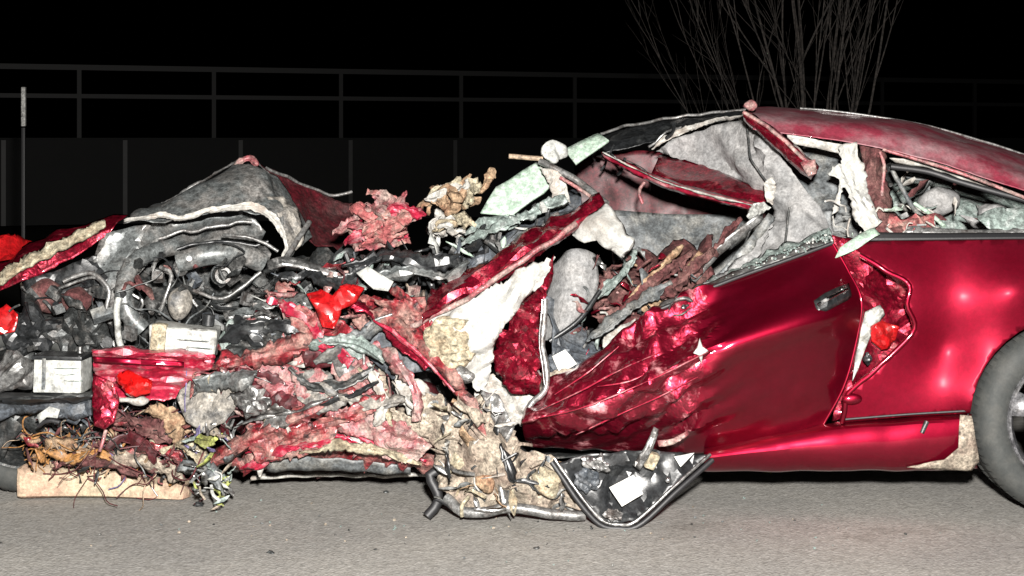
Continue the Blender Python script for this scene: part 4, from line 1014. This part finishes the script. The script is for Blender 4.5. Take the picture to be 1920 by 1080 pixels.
for i, (m, poly, sd) in enumerate((
    ('paint_dusty', [(520, 560, .12), (580, 580, .10), (640, 600, .08), (690, 640, .08), (640, 640, .08), (560, 630, .1)], 401),
    ('paint_pink', [(640, 640, .09), (690, 670, .07), (720, 720, .05), (690, 760, .05), (640, 740, .05), (620, 690, .07)], 402),
    ('paint_dusty', [(700, 560, .08), (780, 560, .04), (810, 620, .03), (790, 660, .04), (750, 620, .05)], 403),
    ('paint_inner', [(440, 690, .10), (520, 700, .08), (560, 760, .05), (500, 800, .06), (430, 760, .09)], 404),
    ('hood_dirt', [(560, 690, .07), (620, 700, .05), (650, 760, .03), (600, 780, .04), (550, 740, .06)], 405),
    ('paint_pink', [(690, 790, .04), (760, 790, .02), (810, 840, .02), (780, 870, .04), (710, 850, .04)], 406),
    ('paint_dusty', [(460, 800, .06), (560, 790, .04), (640, 800, .03), (600, 850, .05), (480, 870, .08)], 407),
    ('green_grey', [(600, 640, .10), (660, 626, .08), (690, 660, .07), (650, 690, .06), (610, 680, .08)], 408),
    ('beige_dirt', [(770, 740, .02), (830, 740, .0), (850, 800, -.02), (830, 850, .0), (790, 820, .02)], 409),
    ('dark_metal', [(420, 610, .18), (520, 600, .16), (560, 640, .14), (520, 680, .12), (430, 670, .15)], 410),
    ('paint_inner', [(560, 600, .12), (640, 620, .1), (640, 690, .08), (570, 690, .09)], 411))):
    sheet('crushed_panel', m, poly, amp=.014, wl=.08, seed=sd, rag=4, step=6, sharp=14, fine=.3, pleat=(math.radians((sd * 47) % 90 - 20), .05, .013))
for i, (m, pts, w) in enumerate((
    ('paint_dusty', [(395, 690, .1), (470, 668, .08), (560, 650, .07), (640, 610, .08)], .075),
    ('paint_bright', [(500, 560, .14), (560, 590, .1), (600, 640, .07), (660, 680, .05)], .05),
    ('hood_grey', [(430, 590, .2), (500, 570, .18), (560, 560, .16), (600, 575, .14)], .06),
    ('black_plastic', [(410, 640, .16), (470, 615, .14), (540, 610, .12), (580, 630, .1)], .06),
    ('grey_plastic', [(590, 680, .06), (640, 650, .05), (690, 620, .05), (720, 590, .06)], .05),
    ('paint_pink', [(700, 640, .04), (740, 680, .02), (770, 730, .0), (780, 790, -.01)], .06),
    ('white_cloth', [(690, 680, .03), (706, 720, .02), (716, 770, .01), (700, 800, .02)], .04),
    ('paint_dusty', [(520, 830, .05), (590, 800, .02), (660, 780, .0), (720, 740, .0)], .05),
    ('paint_bright', [(450, 880, .1), (520, 850, .05), (600, 830, .03), (680, 840, .03)], .05),
    ('cream_foam', [(560, 850, .03), (640, 838, .01), (720, 850, .01), (790, 872, .03)], .035),
    ('hood_grey', [(360, 740, .06), (400, 720, .04), (440, 715, .03), (480, 700, .03)], .08),
    ('dark_metal', [(540, 690, .05), (580, 720, .03), (640, 720, .02), (700, 690, .02)], .04),
    ('paint_crumpled', [(640, 560, .1), (700, 590, .07), (740, 630, .05), (800, 690, .0)], .04),
    ('green_grey', [(580, 650, .07), (630, 640, .05), (680, 650, .04), (720, 680, .03)], .045),
    ('hood_dirt', [(600, 720, .03), (640, 745, .01), (700, 760, .0), (760, 750, .0)], .05),
    ('black_plastic', [(640, 500, .2), (720, 480, .18), (800, 500, .14), (860, 490, .14)], .07),
    ('hood_grey', [(690, 530, .14), (760, 510, .12), (830, 520, .1), (880, 490, .12)], .05),
    ('green_grey', [(860, 460, .24), (930, 430, .22), (1000, 400, .24), (1060, 370, .26)], .05),
    ('black_plastic', [(520, 520, .24), (580, 520, .2), (640, 535, .16), (690, 500, .16)], .06),
    ('paint_dusty', [(740, 560, .06), (780, 600, .04), (800, 650, .02), (840, 720, -.01)], .045))):
    strip('folded_sheet', m, pts, w, seed=500 + i, amp=.014, wl=.075, thick=.003)
strip('torn_flange', 'cream_foam', [(672, 690, .04), (700, 720, .03), (725, 770, .02), (735, 800, .02)], .03, seed=31, amp=.01)
strip('torn_flange', 'white_cloth', [(735, 715, .04), (770, 760, .01), (810, 785, .0), (850, 800, -.03)], .022, seed=32, amp=.01)
strip('torn_flange', 'dull_metal', [(440, 800, .06), (500, 780, .03), (560, 770, .02), (620, 745, .02)], .018, seed=33, amp=.01)
strip('torn_flange', 'paint_bright', [(700, 600, .04), (760, 640, .01), (820, 700, -.02), (860, 745, -.04)], .018, seed=34, amp=.008)
strip('torn_flange', 'paint_bright', [(460, 850, .1), (540, 825, .07), (620, 800, .06), (700, 830, .06), (800, 865, .07)], .024, seed=35, amp=.012)
strip('torn_flange', 'black_plastic', [(600, 760, .02), (660, 740, .0), (710, 715, .0)], .02, seed=36, amp=.008)
loft('chassis_leg', 'paint_dusty', [[(380, 860, .14), (470, 800, .08), (560, 765, .06), (660, 720, .05)], [(390, 872, .10), (480, 815, .04), (570, 778, .02), (668, 730, .02)], [(400, 884, .14), (490, 830, .08), (580, 790, .06), (676, 742, .05)]], amp=.008, wl=.06, seed=151, rag=.4)
bump = loft('front_bumper', 'paint_dusty',
    [[(445, 848, .22), (520, 808, .18), (600, 790, .15), (680, 820, .15), (760, 845, .15), (820, 858, .14)],
     [(450, 868, .16), (530, 832, .12), (610, 815, .09), (690, 842, .09), (770, 862, .10), (820, 872, .10)],
     [(456, 892, .20), (540, 872, .18), (620, 868, .16), (700, 880, .16), (770, 886, .15), (822, 886, .14)]], amp=.014, wl=.07, seed=152, rag=.5, sharp=14, fine=.3, pleat=(math.radians(65), .06, .014))
loft('bumper_beam', 'white_cloth', [[(600, 822, .08), (660, 820, .07), (720, 836, .07), (760, 850, .08)], [(604, 842, .07), (664, 842, .06), (724, 856, .06), (764, 864, .08)]], bump, amp=.006, wl=.06, seed=153)
loft('bumper_underside', 'grey_plastic', [[(500, 862, .13), (600, 858, .11), (700, 866, .12), (770, 876, .12)], [(500, 884, .16), (600, 882, .14), (700, 886, .14), (770, 890, .14)]], bump, amp=.006, wl=.06, seed=154)
loft('undertray', 'white_cloth', [[(480, 886, .40), (600, 880, .42), (720, 882, .42), (800, 886, .40)], [(470, 898, .34), (600, 892, .36), (720, 894, .36), (800, 892, .36)]], amp=.004, wl=.06, seed=155, thick=.01)

# ---- beige torn floor and pipe in the middle
pile = sheet('torn_floor', 'beige_dirt', [(822, 790, .04), (860, 752, .0), (905, 738, -.02), (950, 782, -.04), (985, 842, -.04), (1042, 858, -.05), (1066, 910, -.05), (1084, 958, -.02), (1000, 955, -.03), (930, 952, -.03), (850, 948, .0), (826, 900, .02), (812, 845, .04)],
    ctrl=[(900, 850, -.09), (960, 900, -.08)], amp=.018, wl=.09, seed=160, rag=4, step=6, sharp=14, fine=.4, pleat=(math.radians(70), .075, .018))
sheet('torn_floor', 'dull_metal', [(900, 730, -.04), (935, 740, -.05), (965, 800, -.07), (950, 830, -.07), (925, 790, -.06)], amp=.014, wl=.05, seed=161, rag=2)
strip('gap_shade_strip', 'black_plastic', [(940, 832, -.11), (948, 860, -.12), (958, 890, -.12), (966, 905, -.11)], .03, pile, seed=5, amp=.01)  # solid dark strips laid on the floor, painting in the shade of cracks
strip('gap_shade_strip', 'dark_metal', [(1005, 880, -.10), (990, 900, -.11), (1012, 925, -.1)], .022, pile, seed=9, amp=.01)
strip('gap_shade_strip', 'black_plastic', [(965, 902, -.11), (1000, 906, -.11), (1030, 914, -.10)], .024, pile, seed=6, amp=.01)
lump('floor_foam', 'cream_foam', (1025, 905, -.09), (.045, .02, .05), pile, amp=.35, wl=.05, seed=7, sub=4, rot=.4)
lump('floor_rust', 'tan_foam', (910, 905, -.08), (.028, .02, .03), pile, amp=.4, wl=.04, seed=9, sub=4)
tube('exhaust_pipe', 'dull_metal', [(836, 934, -.03), (862, 956, -.06), (905, 962, -.08), (950, 952, -.08), (1000, 958, -.08), (1050, 966, -.07), (1096, 966, -.06)], .0165, wob=.004, k=14)
tube('exhaust_hanger', 'chrome', [(890, 954, -.10), (925, 958, -.11), (948, 953, -.10)], .008)
tube('torn_strap', 'black_rubber', [(830, 880, .02), (806, 890, .01), (814, 915, .0), (822, 938, -.01), (800, 968, -.03)], .016, wob=.003)
tube('torn_strap', 'black_rubber', [(818, 935, -.02), (836, 942, -.03), (850, 954, -.04)], .009)
loft('frame_rail', 'grey_plastic', [[(780, 740, .04), (820, 770, .02), (826, 830, .03)], [(800, 730, .03), (840, 760, .0), (846, 830, .0)]], amp=.01, wl=.05, seed=162, rag=.5)
loft('frame_rail', 'paint_dusty', [[(850, 735, -.04), (880, 770, -.06), (890, 830, -.07)], [(872, 730, -.04), (900, 762, -.07), (915, 830, -.08)]], amp=.01, wl=.05, seed=163, rag=.5)

# ---- filler: small torn scraps, wires and crumbs that cannot be counted
def clutter(name, polys, depth, n, palette, size, seed, kinds='spw', bias=None, label=None, yfn=None):
    rng = random.Random(seed)
    V, T, MI = [], [], []
    mats = sorted(set(palette))
    x0, x1 = min(p[0] for p in polys), max(p[0] for p in polys)
    y0, y1 = min(p[1] for p in polys), max(p[1] for p in polys)
    cnt = 0
    while cnt < n:
        px, py = rng.uniform(x0, x1), rng.uniform(y0, y1)
        if not inside(px, py, polys): continue
        cnt += 1
        y = rng.uniform(*depth) if yfn is None else yfn(px, py) + rng.uniform(*depth)
        c = at(px, py, y)
        if c[2] < .015: c[2] = .015
        mi = mats.index(rng.choice(palette))
        k = rng.choice(kinds)
        s = rng.uniform(*size)
        R = np.array(Matrix.Rotation(rng.uniform(0, 6.28), 3, 'Y') @ Matrix.Rotation(rng.gauss(0, .7), 3, 'X') @ Matrix.Rotation(rng.gauss(0, .7), 3, 'Z'))
        if k == 's':                      # torn shard: jagged outline, straight folds
            nx = rng.choice((4, 5, 6)); asp = rng.uniform(.14, .6)
            s *= 1.35
            prof = [(0, 0)]
            hh = 0
            fold = [rng.uniform(-.8, .8) for _ in range(nx)]
            up, dn, yy = [], [], [0.0]
            for i in range(nx):
                env = min(1, 1.6 * min(i + .35, nx - 1 - i + .35) / (nx * .5))
                up.append(rng.uniform(.35, 1) * env * asp * s * .5); dn.append(-rng.uniform(.35, 1) * env * asp * s * .5)
                if i: yy.append(yy[-1] + fold[i] * s / (nx - 1))
            tw = rng.uniform(-.5, .5)
            g = []
            for i in range(nx):
                x = (i / (nx - 1) - .5) * s
                for z, o2 in ((up[i], rng.uniform(-.25, .25)), (0, 0), (dn[i], rng.uniform(-.25, .25))):
                    g.append((x + rng.uniform(-.06, .06) * s, yy[i] * .5 + o2 * asp * s + tw * z * (i / nx), z))
            g = np.array(g) @ R.T + c
            o = len(V); V += [tuple(q) for q in g]
            for i in range(nx - 1):
                for j in range(2):
                    a = o + i * 3 + j
                    T.append((a, a + 3, a + 4, a + 1)); MI.append(mi)
        elif k == 'b':                    # bracket or housing: box with a step
            sx, sy, sz = s * rng.uniform(.4, 1), s * rng.uniform(.3, .6), s * rng.uniform(.25, .6)
            q = []
            for x, z in ((-.5, -.5), (.5, -.5), (.5, .1), (.15, .1), (.15, .5), (-.5, .5)):
                q.append((x * sx, z * sz))
            g = np.array([(x, -sy / 2, z) for x, z in q] + [(x, sy / 2, z) for x, z in q]) @ R.T + c
            o = len(V); V += [tuple(v) for v in g]
            T.append(tuple(o + i for i in range(6))); T.append(tuple(o + 11 - i for i in range(6))); MI += [mi, mi]
            for i in range(6):
                T.append((o + i, o + 6 + i, o + 6 + (i + 1) % 6, o + (i + 1) % 6)); MI.append(mi)
        elif k == 'd':                    # flange or stub pipe
            r0 = s * rng.uniform(.15, .35)
            d = R @ np.array([0, s * rng.uniform(.15, .5), 0])
            for rr, a0, a1 in ((r0, -.5, .5), (r0 * 1.3, .3, .5), (r0 * .55, .5, .8)):
                v, t = tube_arrays([c + d * a0, c + d * (a0 + a1) / 2, c + d * a1], rr, 12, 3, smooth=False)
                o = len(V); V += [tuple(q) for q in v]; T += [tuple(i + o for i in f) for f in t]; MI += [mi] * len(t)
        elif k == 'p':                    # bent bar
            d = R @ np.array([s, 0, 0]); u = R @ np.array([0, rng.gauss(0, .2) * s, rng.gauss(0, .25) * s])
            v, t = tube_arrays([c - d * .6, c + u, c + d * .6], s * rng.uniform(.05, .11), 6, 6)
            o = len(V); V += [tuple(q) for q in v]; T += [tuple(i + o for i in f) for f in t]; MI += [mi] * len(t)
        elif k == 'w':                    # wire
            P = [c]
            d = R @ np.array([1, 0, 0])
            for _ in range(5):
                d = d + np.array([rng.gauss(0, .5), rng.gauss(0, .4), rng.gauss(0, .5)]); d /= np.linalg.norm(d)
                P.append(P[-1] + d * s * .45)
            P = [np.array([q[0], q[1], max(q[2], .008)]) for q in P]
            v, t = tube_arrays(P, rng.uniform(.0011, .0028), 5, 14)
            o = len(V); V += [tuple(q) for q in v]; T += [tuple(i + o for i in f) for f in t]; MI += [mi] * len(t)
        elif k == 'l':                    # lump
            vv, tt = ico(2)
            sc = np.array([rng.uniform(.3, .6), rng.uniform(.2, .4), rng.uniform(.2, .5)]) * s
            g = vv * (1 + .5 * vnoise(vv * 1.7 + cnt * 3.1, seed))[:, None] * sc @ R.T + c
            o = len(V); V += [tuple(q) for q in g]; T += [tuple(i + o for i in f) for f in tt]; MI += [mi] * len(tt)
        elif k == 'c':                    # glass crumb
            vv, tt = ico(1)
            g = vv * s * np.array([1, .8, .7]) @ R.T + c
            o = len(V); V += [tuple(q) for q in g]; T += [tuple(i + o for i in f) for f in tt]; MI += [mi] * len(tt)
    V = np.array(V); V[:, 2] = np.maximum(V[:, 2], .004)
    me = bpy.data.meshes.new(name)
    me.from_pydata([tuple(v) for v in V], [], T)
    for m in mats: me.materials.append(M[m])
    me.polygons.foreach_set('material_index', MI)
    if 'c' not in kinds:
        me.polygons.foreach_set('use_smooth', [True] * len(MI))
        me.set_sharp_from_angle(angle=math.radians(22))
    o = bpy.data.objects.new(name, me)
    link(o)
    if 's' in kinds:
        sm = o.modifiers.new('thickness', 'SOLIDIFY'); sm.thickness = .0018; sm.offset = 0
    o['kind'] = 'stuff'
    return o

for i, (m, pts, w) in enumerate((
    ('tan_foam', [(60, 860, .24), (110, 835, .22), (150, 838, .2), (190, 862, .2)], .05),
    ('maroon_cloth', [(190, 800, .2), (230, 790, .18), (280, 800, .16), (320, 830, .16)], .07),
    ('paint_dusty', [(220, 880, .2), (260, 850, .18), (310, 850, .16), (350, 880, .16)], .06),
    ('tan_foam', [(270, 770, .16), (310, 780, .14), (335, 810, .14), (350, 850, .14)], .06),
    ('maroon_cloth', [(100, 880, .22), (150, 860, .2), (210, 870, .18), (260, 890, .18)], .05),
    ('beige_dirt', [(180, 870, .2), (230, 860, .17), (300, 880, .15), (345, 905, .15)], .05),
    ('cream_foam', [(300, 850, .14), (340, 830, .12), (370, 850, .1), (390, 890, .1)], .045),
    ('paint_inner', [(200, 840, .17), (240, 820, .15), (270, 840, .14), (290, 870, .14)], .06),
    ('orange_wire', [(80, 845, .2), (130, 862, .19), (170, 850, .18), (220, 868, .18)], .035),
    ('grey_plastic', [(330, 880, .12), (370, 870, .1), (400, 890, .08), (420, 930, .06)], .045))):
    strip('crushed_trim', m, pts, w, seed=600 + i, amp=.014, wl=.06, thick=.004)
clutter('engine_debris', [(20, 560), (200, 500), (330, 470), (520, 480), (540, 620), (420, 660), (40, 670)], (.26, .5), 150, ['dark_metal'] * 4 + ['black_plastic'] * 4 + ['grey_plastic', 'dull_metal', 'hood_grey', 'raw_metal', 'raw_metal', 'dull_metal', 'white_plastic', 'blue_grey', 'maroon_cloth'], (.025, .085), 201, 'ssbbdpp')
clutter('bay_debris', [(500, 520), (660, 480), (800, 560), (820, 640), (700, 700), (520, 690), (450, 640)], (.14, .3), 150, ['paint_dusty'] * 4 + ['paint_inner'] * 3 + ['paint_pink'] * 2 + ['grey_plastic', 'blue_grey', 'dull_metal', 'raw_metal', 'beige_dirt', 'green_grey', 'black_plastic', 'dark_metal', 'white_plastic'], (.03, .10), 202, 'sssssspb')
clutter('cowl_debris', [(600, 470), (700, 480), (880, 440), (1040, 370), (1050, 410), (900, 490), (760, 550), (640, 520)], (.2, .42), 90, ['black_plastic'] * 4 + ['dark_metal'] * 2 + ['blue_grey', 'green_grey', 'dull_metal', 'white_plastic', 'mint', 'raw_metal'], (.03, .10), 203, 'ssssbp')
clutter('lower_debris', [(360, 700), (560, 680), (700, 690), (820, 760), (820, 860), (600, 850), (440, 880), (370, 830)], (.06, .18), 150, ['paint_pink'] * 3 + ['paint_dusty'] * 4 + ['paint_inner'] * 2 + ['beige_dirt'] * 2 + ['dull_metal', 'raw_metal', 'grey_plastic', 'cream_foam', 'white_cloth', 'black_plastic', 'blue_grey'], (.03, .10), 204, 'ssssssp')
clutter('floor_debris', [(815, 760), (900, 740), (1000, 850), (1070, 900), (1085, 960), (830, 950)], (-.10, .0), 120, ['beige_dirt'] * 3 + ['cream_foam', 'dull_metal', 'grey_plastic', 'black_plastic', 'tan_foam', 'white_cloth', 'raw_metal'], (.025, .08), 205, 'ssssp')
clutter('cabin_debris', [(1040, 620), (1110, 480), (1250, 470), (1330, 520), (1240, 580), (1130, 660), (1060, 700)], (.24, .42), 90, ['grey_plastic'] * 3 + ['maroon_cloth'] * 3 + ['green_grey', 'white_cloth', 'black_plastic', 'paint_pink', 'raw_metal', 'tan_foam', 'paint_crumpled'], (.018, .055), 206, 'sssp')
clutter('liner_debris', [(60, 780), (170, 760), (185, 850), (120, 850), (70, 830)], (.2, .28), 30, ['blue_grey'] * 3 + ['black_plastic'] * 2 + ['dark_metal', 'dull_metal', 'grey_plastic', 'maroon_cloth'], (.02, .06), 207, 'sssp')
clutter('ground_scraps', [(350, 800), (420, 790), (440, 900), (425, 950), (385, 955), (360, 900)], (.02, .16), 75, ['green_grey', 'dull_metal', 'raw_metal', 'yellow_green', 'grey_plastic', 'beige_dirt', 'violet_wire', 'white_plastic'], (.015, .05), 208, 'ssssp')
clutter('wiring', [(180, 780), (240, 755), (340, 770), (362, 850), (345, 885), (200, 868), (165, 845)], (.16, .32), 130, ['maroon_wire'] * 6 + ['cream_wire', 'maroon_cloth', 'violet_wire', 'maroon_wire', 'dark_metal', 'black_plastic'], (.05, .13), 209, 'w')
clutter('wiring_scraps', [(180, 780), (240, 760), (340, 775), (362, 850), (345, 885), (200, 868), (165, 845)], (.14, .32), 50, ['maroon_cloth'] * 3 + ['paint_inner', 'tan_foam', 'black_plastic', 'paint_dusty', 'blue_grey', 'cream_foam'], (.025, .07), 219, 'sssp')
clutter('wiring', [(60, 820), (140, 810), (230, 830), (240, 866), (60, 866)], (.2, .36), 80, ['orange_wire'] * 4 + ['cream_wire', 'cream_wire', 'maroon_wire', 'maroon_wire'], (.03, .07), 210, 'w')
clutter('foam_scraps', [(50, 820), (140, 800), (240, 830), (350, 880), (340, 905), (60, 890)], (.18, .32), 70, ['tan_foam', 'maroon_cloth', 'maroon_cloth', 'orange_wire', 'paint_dusty', 'black_plastic'], (.02, .055), 220, 'ssp')
clutter('wiring', [(200, 480), (520, 500), (520, 640), (240, 640), (60, 640)], (.24, .4), 26, ['black_plastic'] * 4 + ['dark_metal', 'grey_plastic'], (.05, .13), 211, 'w')
clutter('jamb_debris', [(1560, 390), (1640, 380), (1760, 400), (1740, 436), (1600, 450)], (.12, .3), 50, ['maroon_cloth', 'green_grey', 'grey_plastic', 'white_cloth', 'black_plastic', 'pink_cloth', 'mint'], (.02, .06), 212, 'sspw')
clutter('rear_cabin_debris', [(1660, 320), (1800, 340), (1900, 390), (1920, 430), (1680, 430)], (.4, .7), 22, ['green_grey'] * 3 + ['grey_cloth', 'grey_plastic', 'dark_metal', 'white_cloth', 'maroon_cloth'], (.03, .10), 213, 'sss')
clutter('glass_crumbs', [(1200, 600), (1400, 500), (1556, 432), (1562, 456), (1400, 512), (1230, 590)], (.06, .16), 240, ['glass_crumb', 'white_plastic', 'glass_crumb'], (.003, .006), 214, 'c')
clutter('roof_debris', [(1100, 290), (1240, 240), (1300, 240), (1240, 300), (1130, 330)], (.8, 1.0), 12, ['black_plastic'] * 4 + ['dark_metal', 'dull_metal', 'grey_plastic'], (.03, .09), 215, 'spw')

for o in list(bpy.data.objects):
    if o not in _n0 and o.parent is None:
        o.parent = car
        o.matrix_parent_inverse = Matrix.Translation(car.location).inverted()

for nm, lb in (('door', 'dark red door with its front half crushed into folds'), ('bonnet', 'grey bonnet underside folded up into a peak'), ('airbag', 'deflated white airbag'), ('curtain_airbag', 'torn white curtain airbag'), ('battery', 'white battery with dark lid'), ('coolant_tank', 'white coolant tank'), ('hanging_panel', 'black V-shaped panel hanging to the road'), ('torn_floor', 'torn beige floor section'), ('wheel', 'rear wheel with dusty grey tyre')):
    if nm in bpy.data.objects: bpy.data.objects[nm]['label'] = lb

# ------------------------------------------------------------------ loose things
def boardthing():
    root = tag(empty('foam_beam', tuple(at(190, 935, .27) * np.array([1, 1, 0]))), 'long cream foam beam lying on the asphalt below the torn wires', 'foam beam')
    n = 46
    V, T = [], []
    prof = [(.0, .004), (-.016, .014), (-.022, .05), (-.014, .096), (.02, .112), (.09, .114), (.13, .10), (.14, .05), (.13, .006)]
    A, B = at(26, 935, .27), at(352, 935, .27)
    for i in range(n):
        t = i / (n - 1)
        end = min(1, (t * (1 - t)) ** .5 * 4.2 + .25)
        c = A * (1 - t) + B * t
        for (y, z) in prof:
            zz = z * (end * .5 + .5) * (1.0 - .5 * t * t) + (.022 * vnoise(np.array([[t * 11, y * 20, z * 12]]), 4)[0] + .010 * vnoise(np.array([[t * 31, y * 20, z * 30]]), 6)[0]) * (z > .02)
            V.append((c[0], c[1] + (y - .06) * end + .06 + .02 * math.sin(t * 4), max(.003, zz)))
    m = len(prof)
    for i in range(n - 1):
        for j in range(m):
            a = i * m + j; b = i * m + (j + 1) % m
            T.append((a, b, b + m, a + m))
    T.append(tuple(range(m))); T.append(tuple(range((n - 1) * m, n * m))[::-1])
    o = mk('foam_core', V, T, 'board_foam', None, 0, 40)
    local(o, root)
boardthing()

def bundle(name, label, cat, mats, base, ell, n, w, seed, amp=.012, ln=(50, 95)):
    """heap of crumpled torn strips inside a leaning ellipse (px)"""
    root = tag(empty(name, tuple(at(*base))), label, cat)
    rr = random.Random(seed)
    cx, cy, rx, ry, tilt, y = ell
    ct, stt = math.cos(tilt), math.sin(tilt)
    for i in range(n):
        a = rr.uniform(0, 6.28); q = rr.random() ** .6
        ux, uy = rx * q * math.cos(a), ry * q * math.sin(a)
        x0, y0 = cx + ux * ct + uy * stt, cy - ux * stt + uy * ct
        d = rr.uniform(-.9, .9) + tilt
        l = rr.uniform(*ln)
        dep = y + rr.uniform(-.05, .05) - .05 * (1 - q)
        P = []
        for k in range(4):
            f = k / 3 - .5
            P.append((x0 + l * f * math.cos(d) + rr.uniform(-8, 8), y0 - l * f * math.sin(d) + rr.uniform(-8, 8), dep + rr.uniform(-.03, .03)))
        o = strip('torn_piece', mats[i % len(mats)], P, w * rr.uniform(.7, 1.4), seed=seed + i, amp=amp, wl=.045, thick=.004)
        local(o, root)
bundle('fabric_bundle', 'crumpled pink and red fabric bundle heaped on the engine bay', 'fabric', ('pink_cloth', 'paint_pink', 'pink_cloth', 'paint_bright'), (712, 440, .36), (715, 415, 55, 42, .1, .36), 30, .045, 300)
bundle('stuffing_lump', 'tan lumpy torn foam stuffing lying next to the pale green panel', 'stuffing', ('tan_foam', 'cream_foam', 'tan_foam', 'white_cloth'), (862, 390, .38), (860, 366, 62, 22, .35, .40), 26, .034, 400, .014, (35, 70))
bundle('stuffing_lump', 'small pale cream foam lump beneath the tan stuffing', 'stuffing', ('cream_foam', 'white_cloth'), (845, 440, .30), (842, 424, 28, 20, .3, .33), 10, .04, 450, .012, (35, 60))
rc = sheet('red_sheet', 'red_plastic', [(572, 548, .08), (600, 540, .08), (625, 556, .06), (650, 532, .08), (684, 540, .08), (668, 566, .05), (640, 580, .04), (628, 618, .03), (604, 612, .03), (592, 580, .05)], amp=.022, wl=.06, seed=73, step=6)
tag(rc, 'bright red torn plastic sheet caught in the middle of the wreckage', 'plastic sheet')
ys = sheet('debris_scrap', 'yellow_green', [(362, 826, .02), (378, 812, .0), (396, 816, .0), (404, 832, .01), (384, 842, .0)], amp=.014, wl=.035, seed=74, step=5)
tag(ys, 'yellow green plastic scrap at the edge of the torn wiring', 'scrap')
def gz(px, py):                                     # point on the road seen at a pixel
    d = CAMH * FPX / (py - HOR) - CAMD
    return at(px, py, d)
for i, (px, py, r, m, lab) in enumerate(((1440, 888, .016, 'yellow_green', 'small yellowish scrap on the road under the sill'), (1006, 1030, .007, 'dark_metal', 'tiny dark chip on the open asphalt before the torn floor'), (508, 1038, .008, 'dark_metal', 'tiny dark chip on the asphalt in the left foreground'), (724, 924, .007, 'dark_metal', 'tiny dark chip on the road beside the black strap'), (372, 950, .014, 'black_plastic', 'small black scrap on the road at the end of the foam beam'))):
    p = gz(px, py)
    tag(lump('road_scrap', m, (p[0], p[1], r * .5), (r * 1.3, r, r * .6), raw=True, amp=.4, seed=80 + i, sub=2), lab, 'scrap')

rng = random.Random(9)
V, T, MI = [], [], []
mats = ['glass_crumb', 'dark_metal', 'grey_plastic', 'beige_dirt']
for i in range(110):
    x = rng.gauss(-.1, .75); y = rng.gauss(-.12, .2) - .02
    vv, tt = ico(1)
    r = rng.uniform(.0018, .005)
    Rm = np.array(Matrix.Rotation(rng.uniform(0, 6), 3, 'Z') @ Matrix.Rotation(rng.uniform(0, 6), 3, 'X'))
    g = vv * r * np.array([1.3, 1, .6]) @ Rm.T + np.array([x, y, r * .6])
    o = len(V); V += [tuple(q) for q in g]; T += [tuple(k + o for k in f) for f in tt]; MI += [rng.choice((0, 0, 1, 2, 3))] * len(tt)
me = bpy.data.meshes.new('road_debris')
me.from_pydata(V, [], T)
for m in mats: me.materials.append(M[m])
me.polygons.foreach_set('material_index', MI)
rd = link(bpy.data.objects.new('road_debris', me))
tag(rd, 'scattered glass crumbs and grit on the road before the wreck', 'debris', kind='stuff')
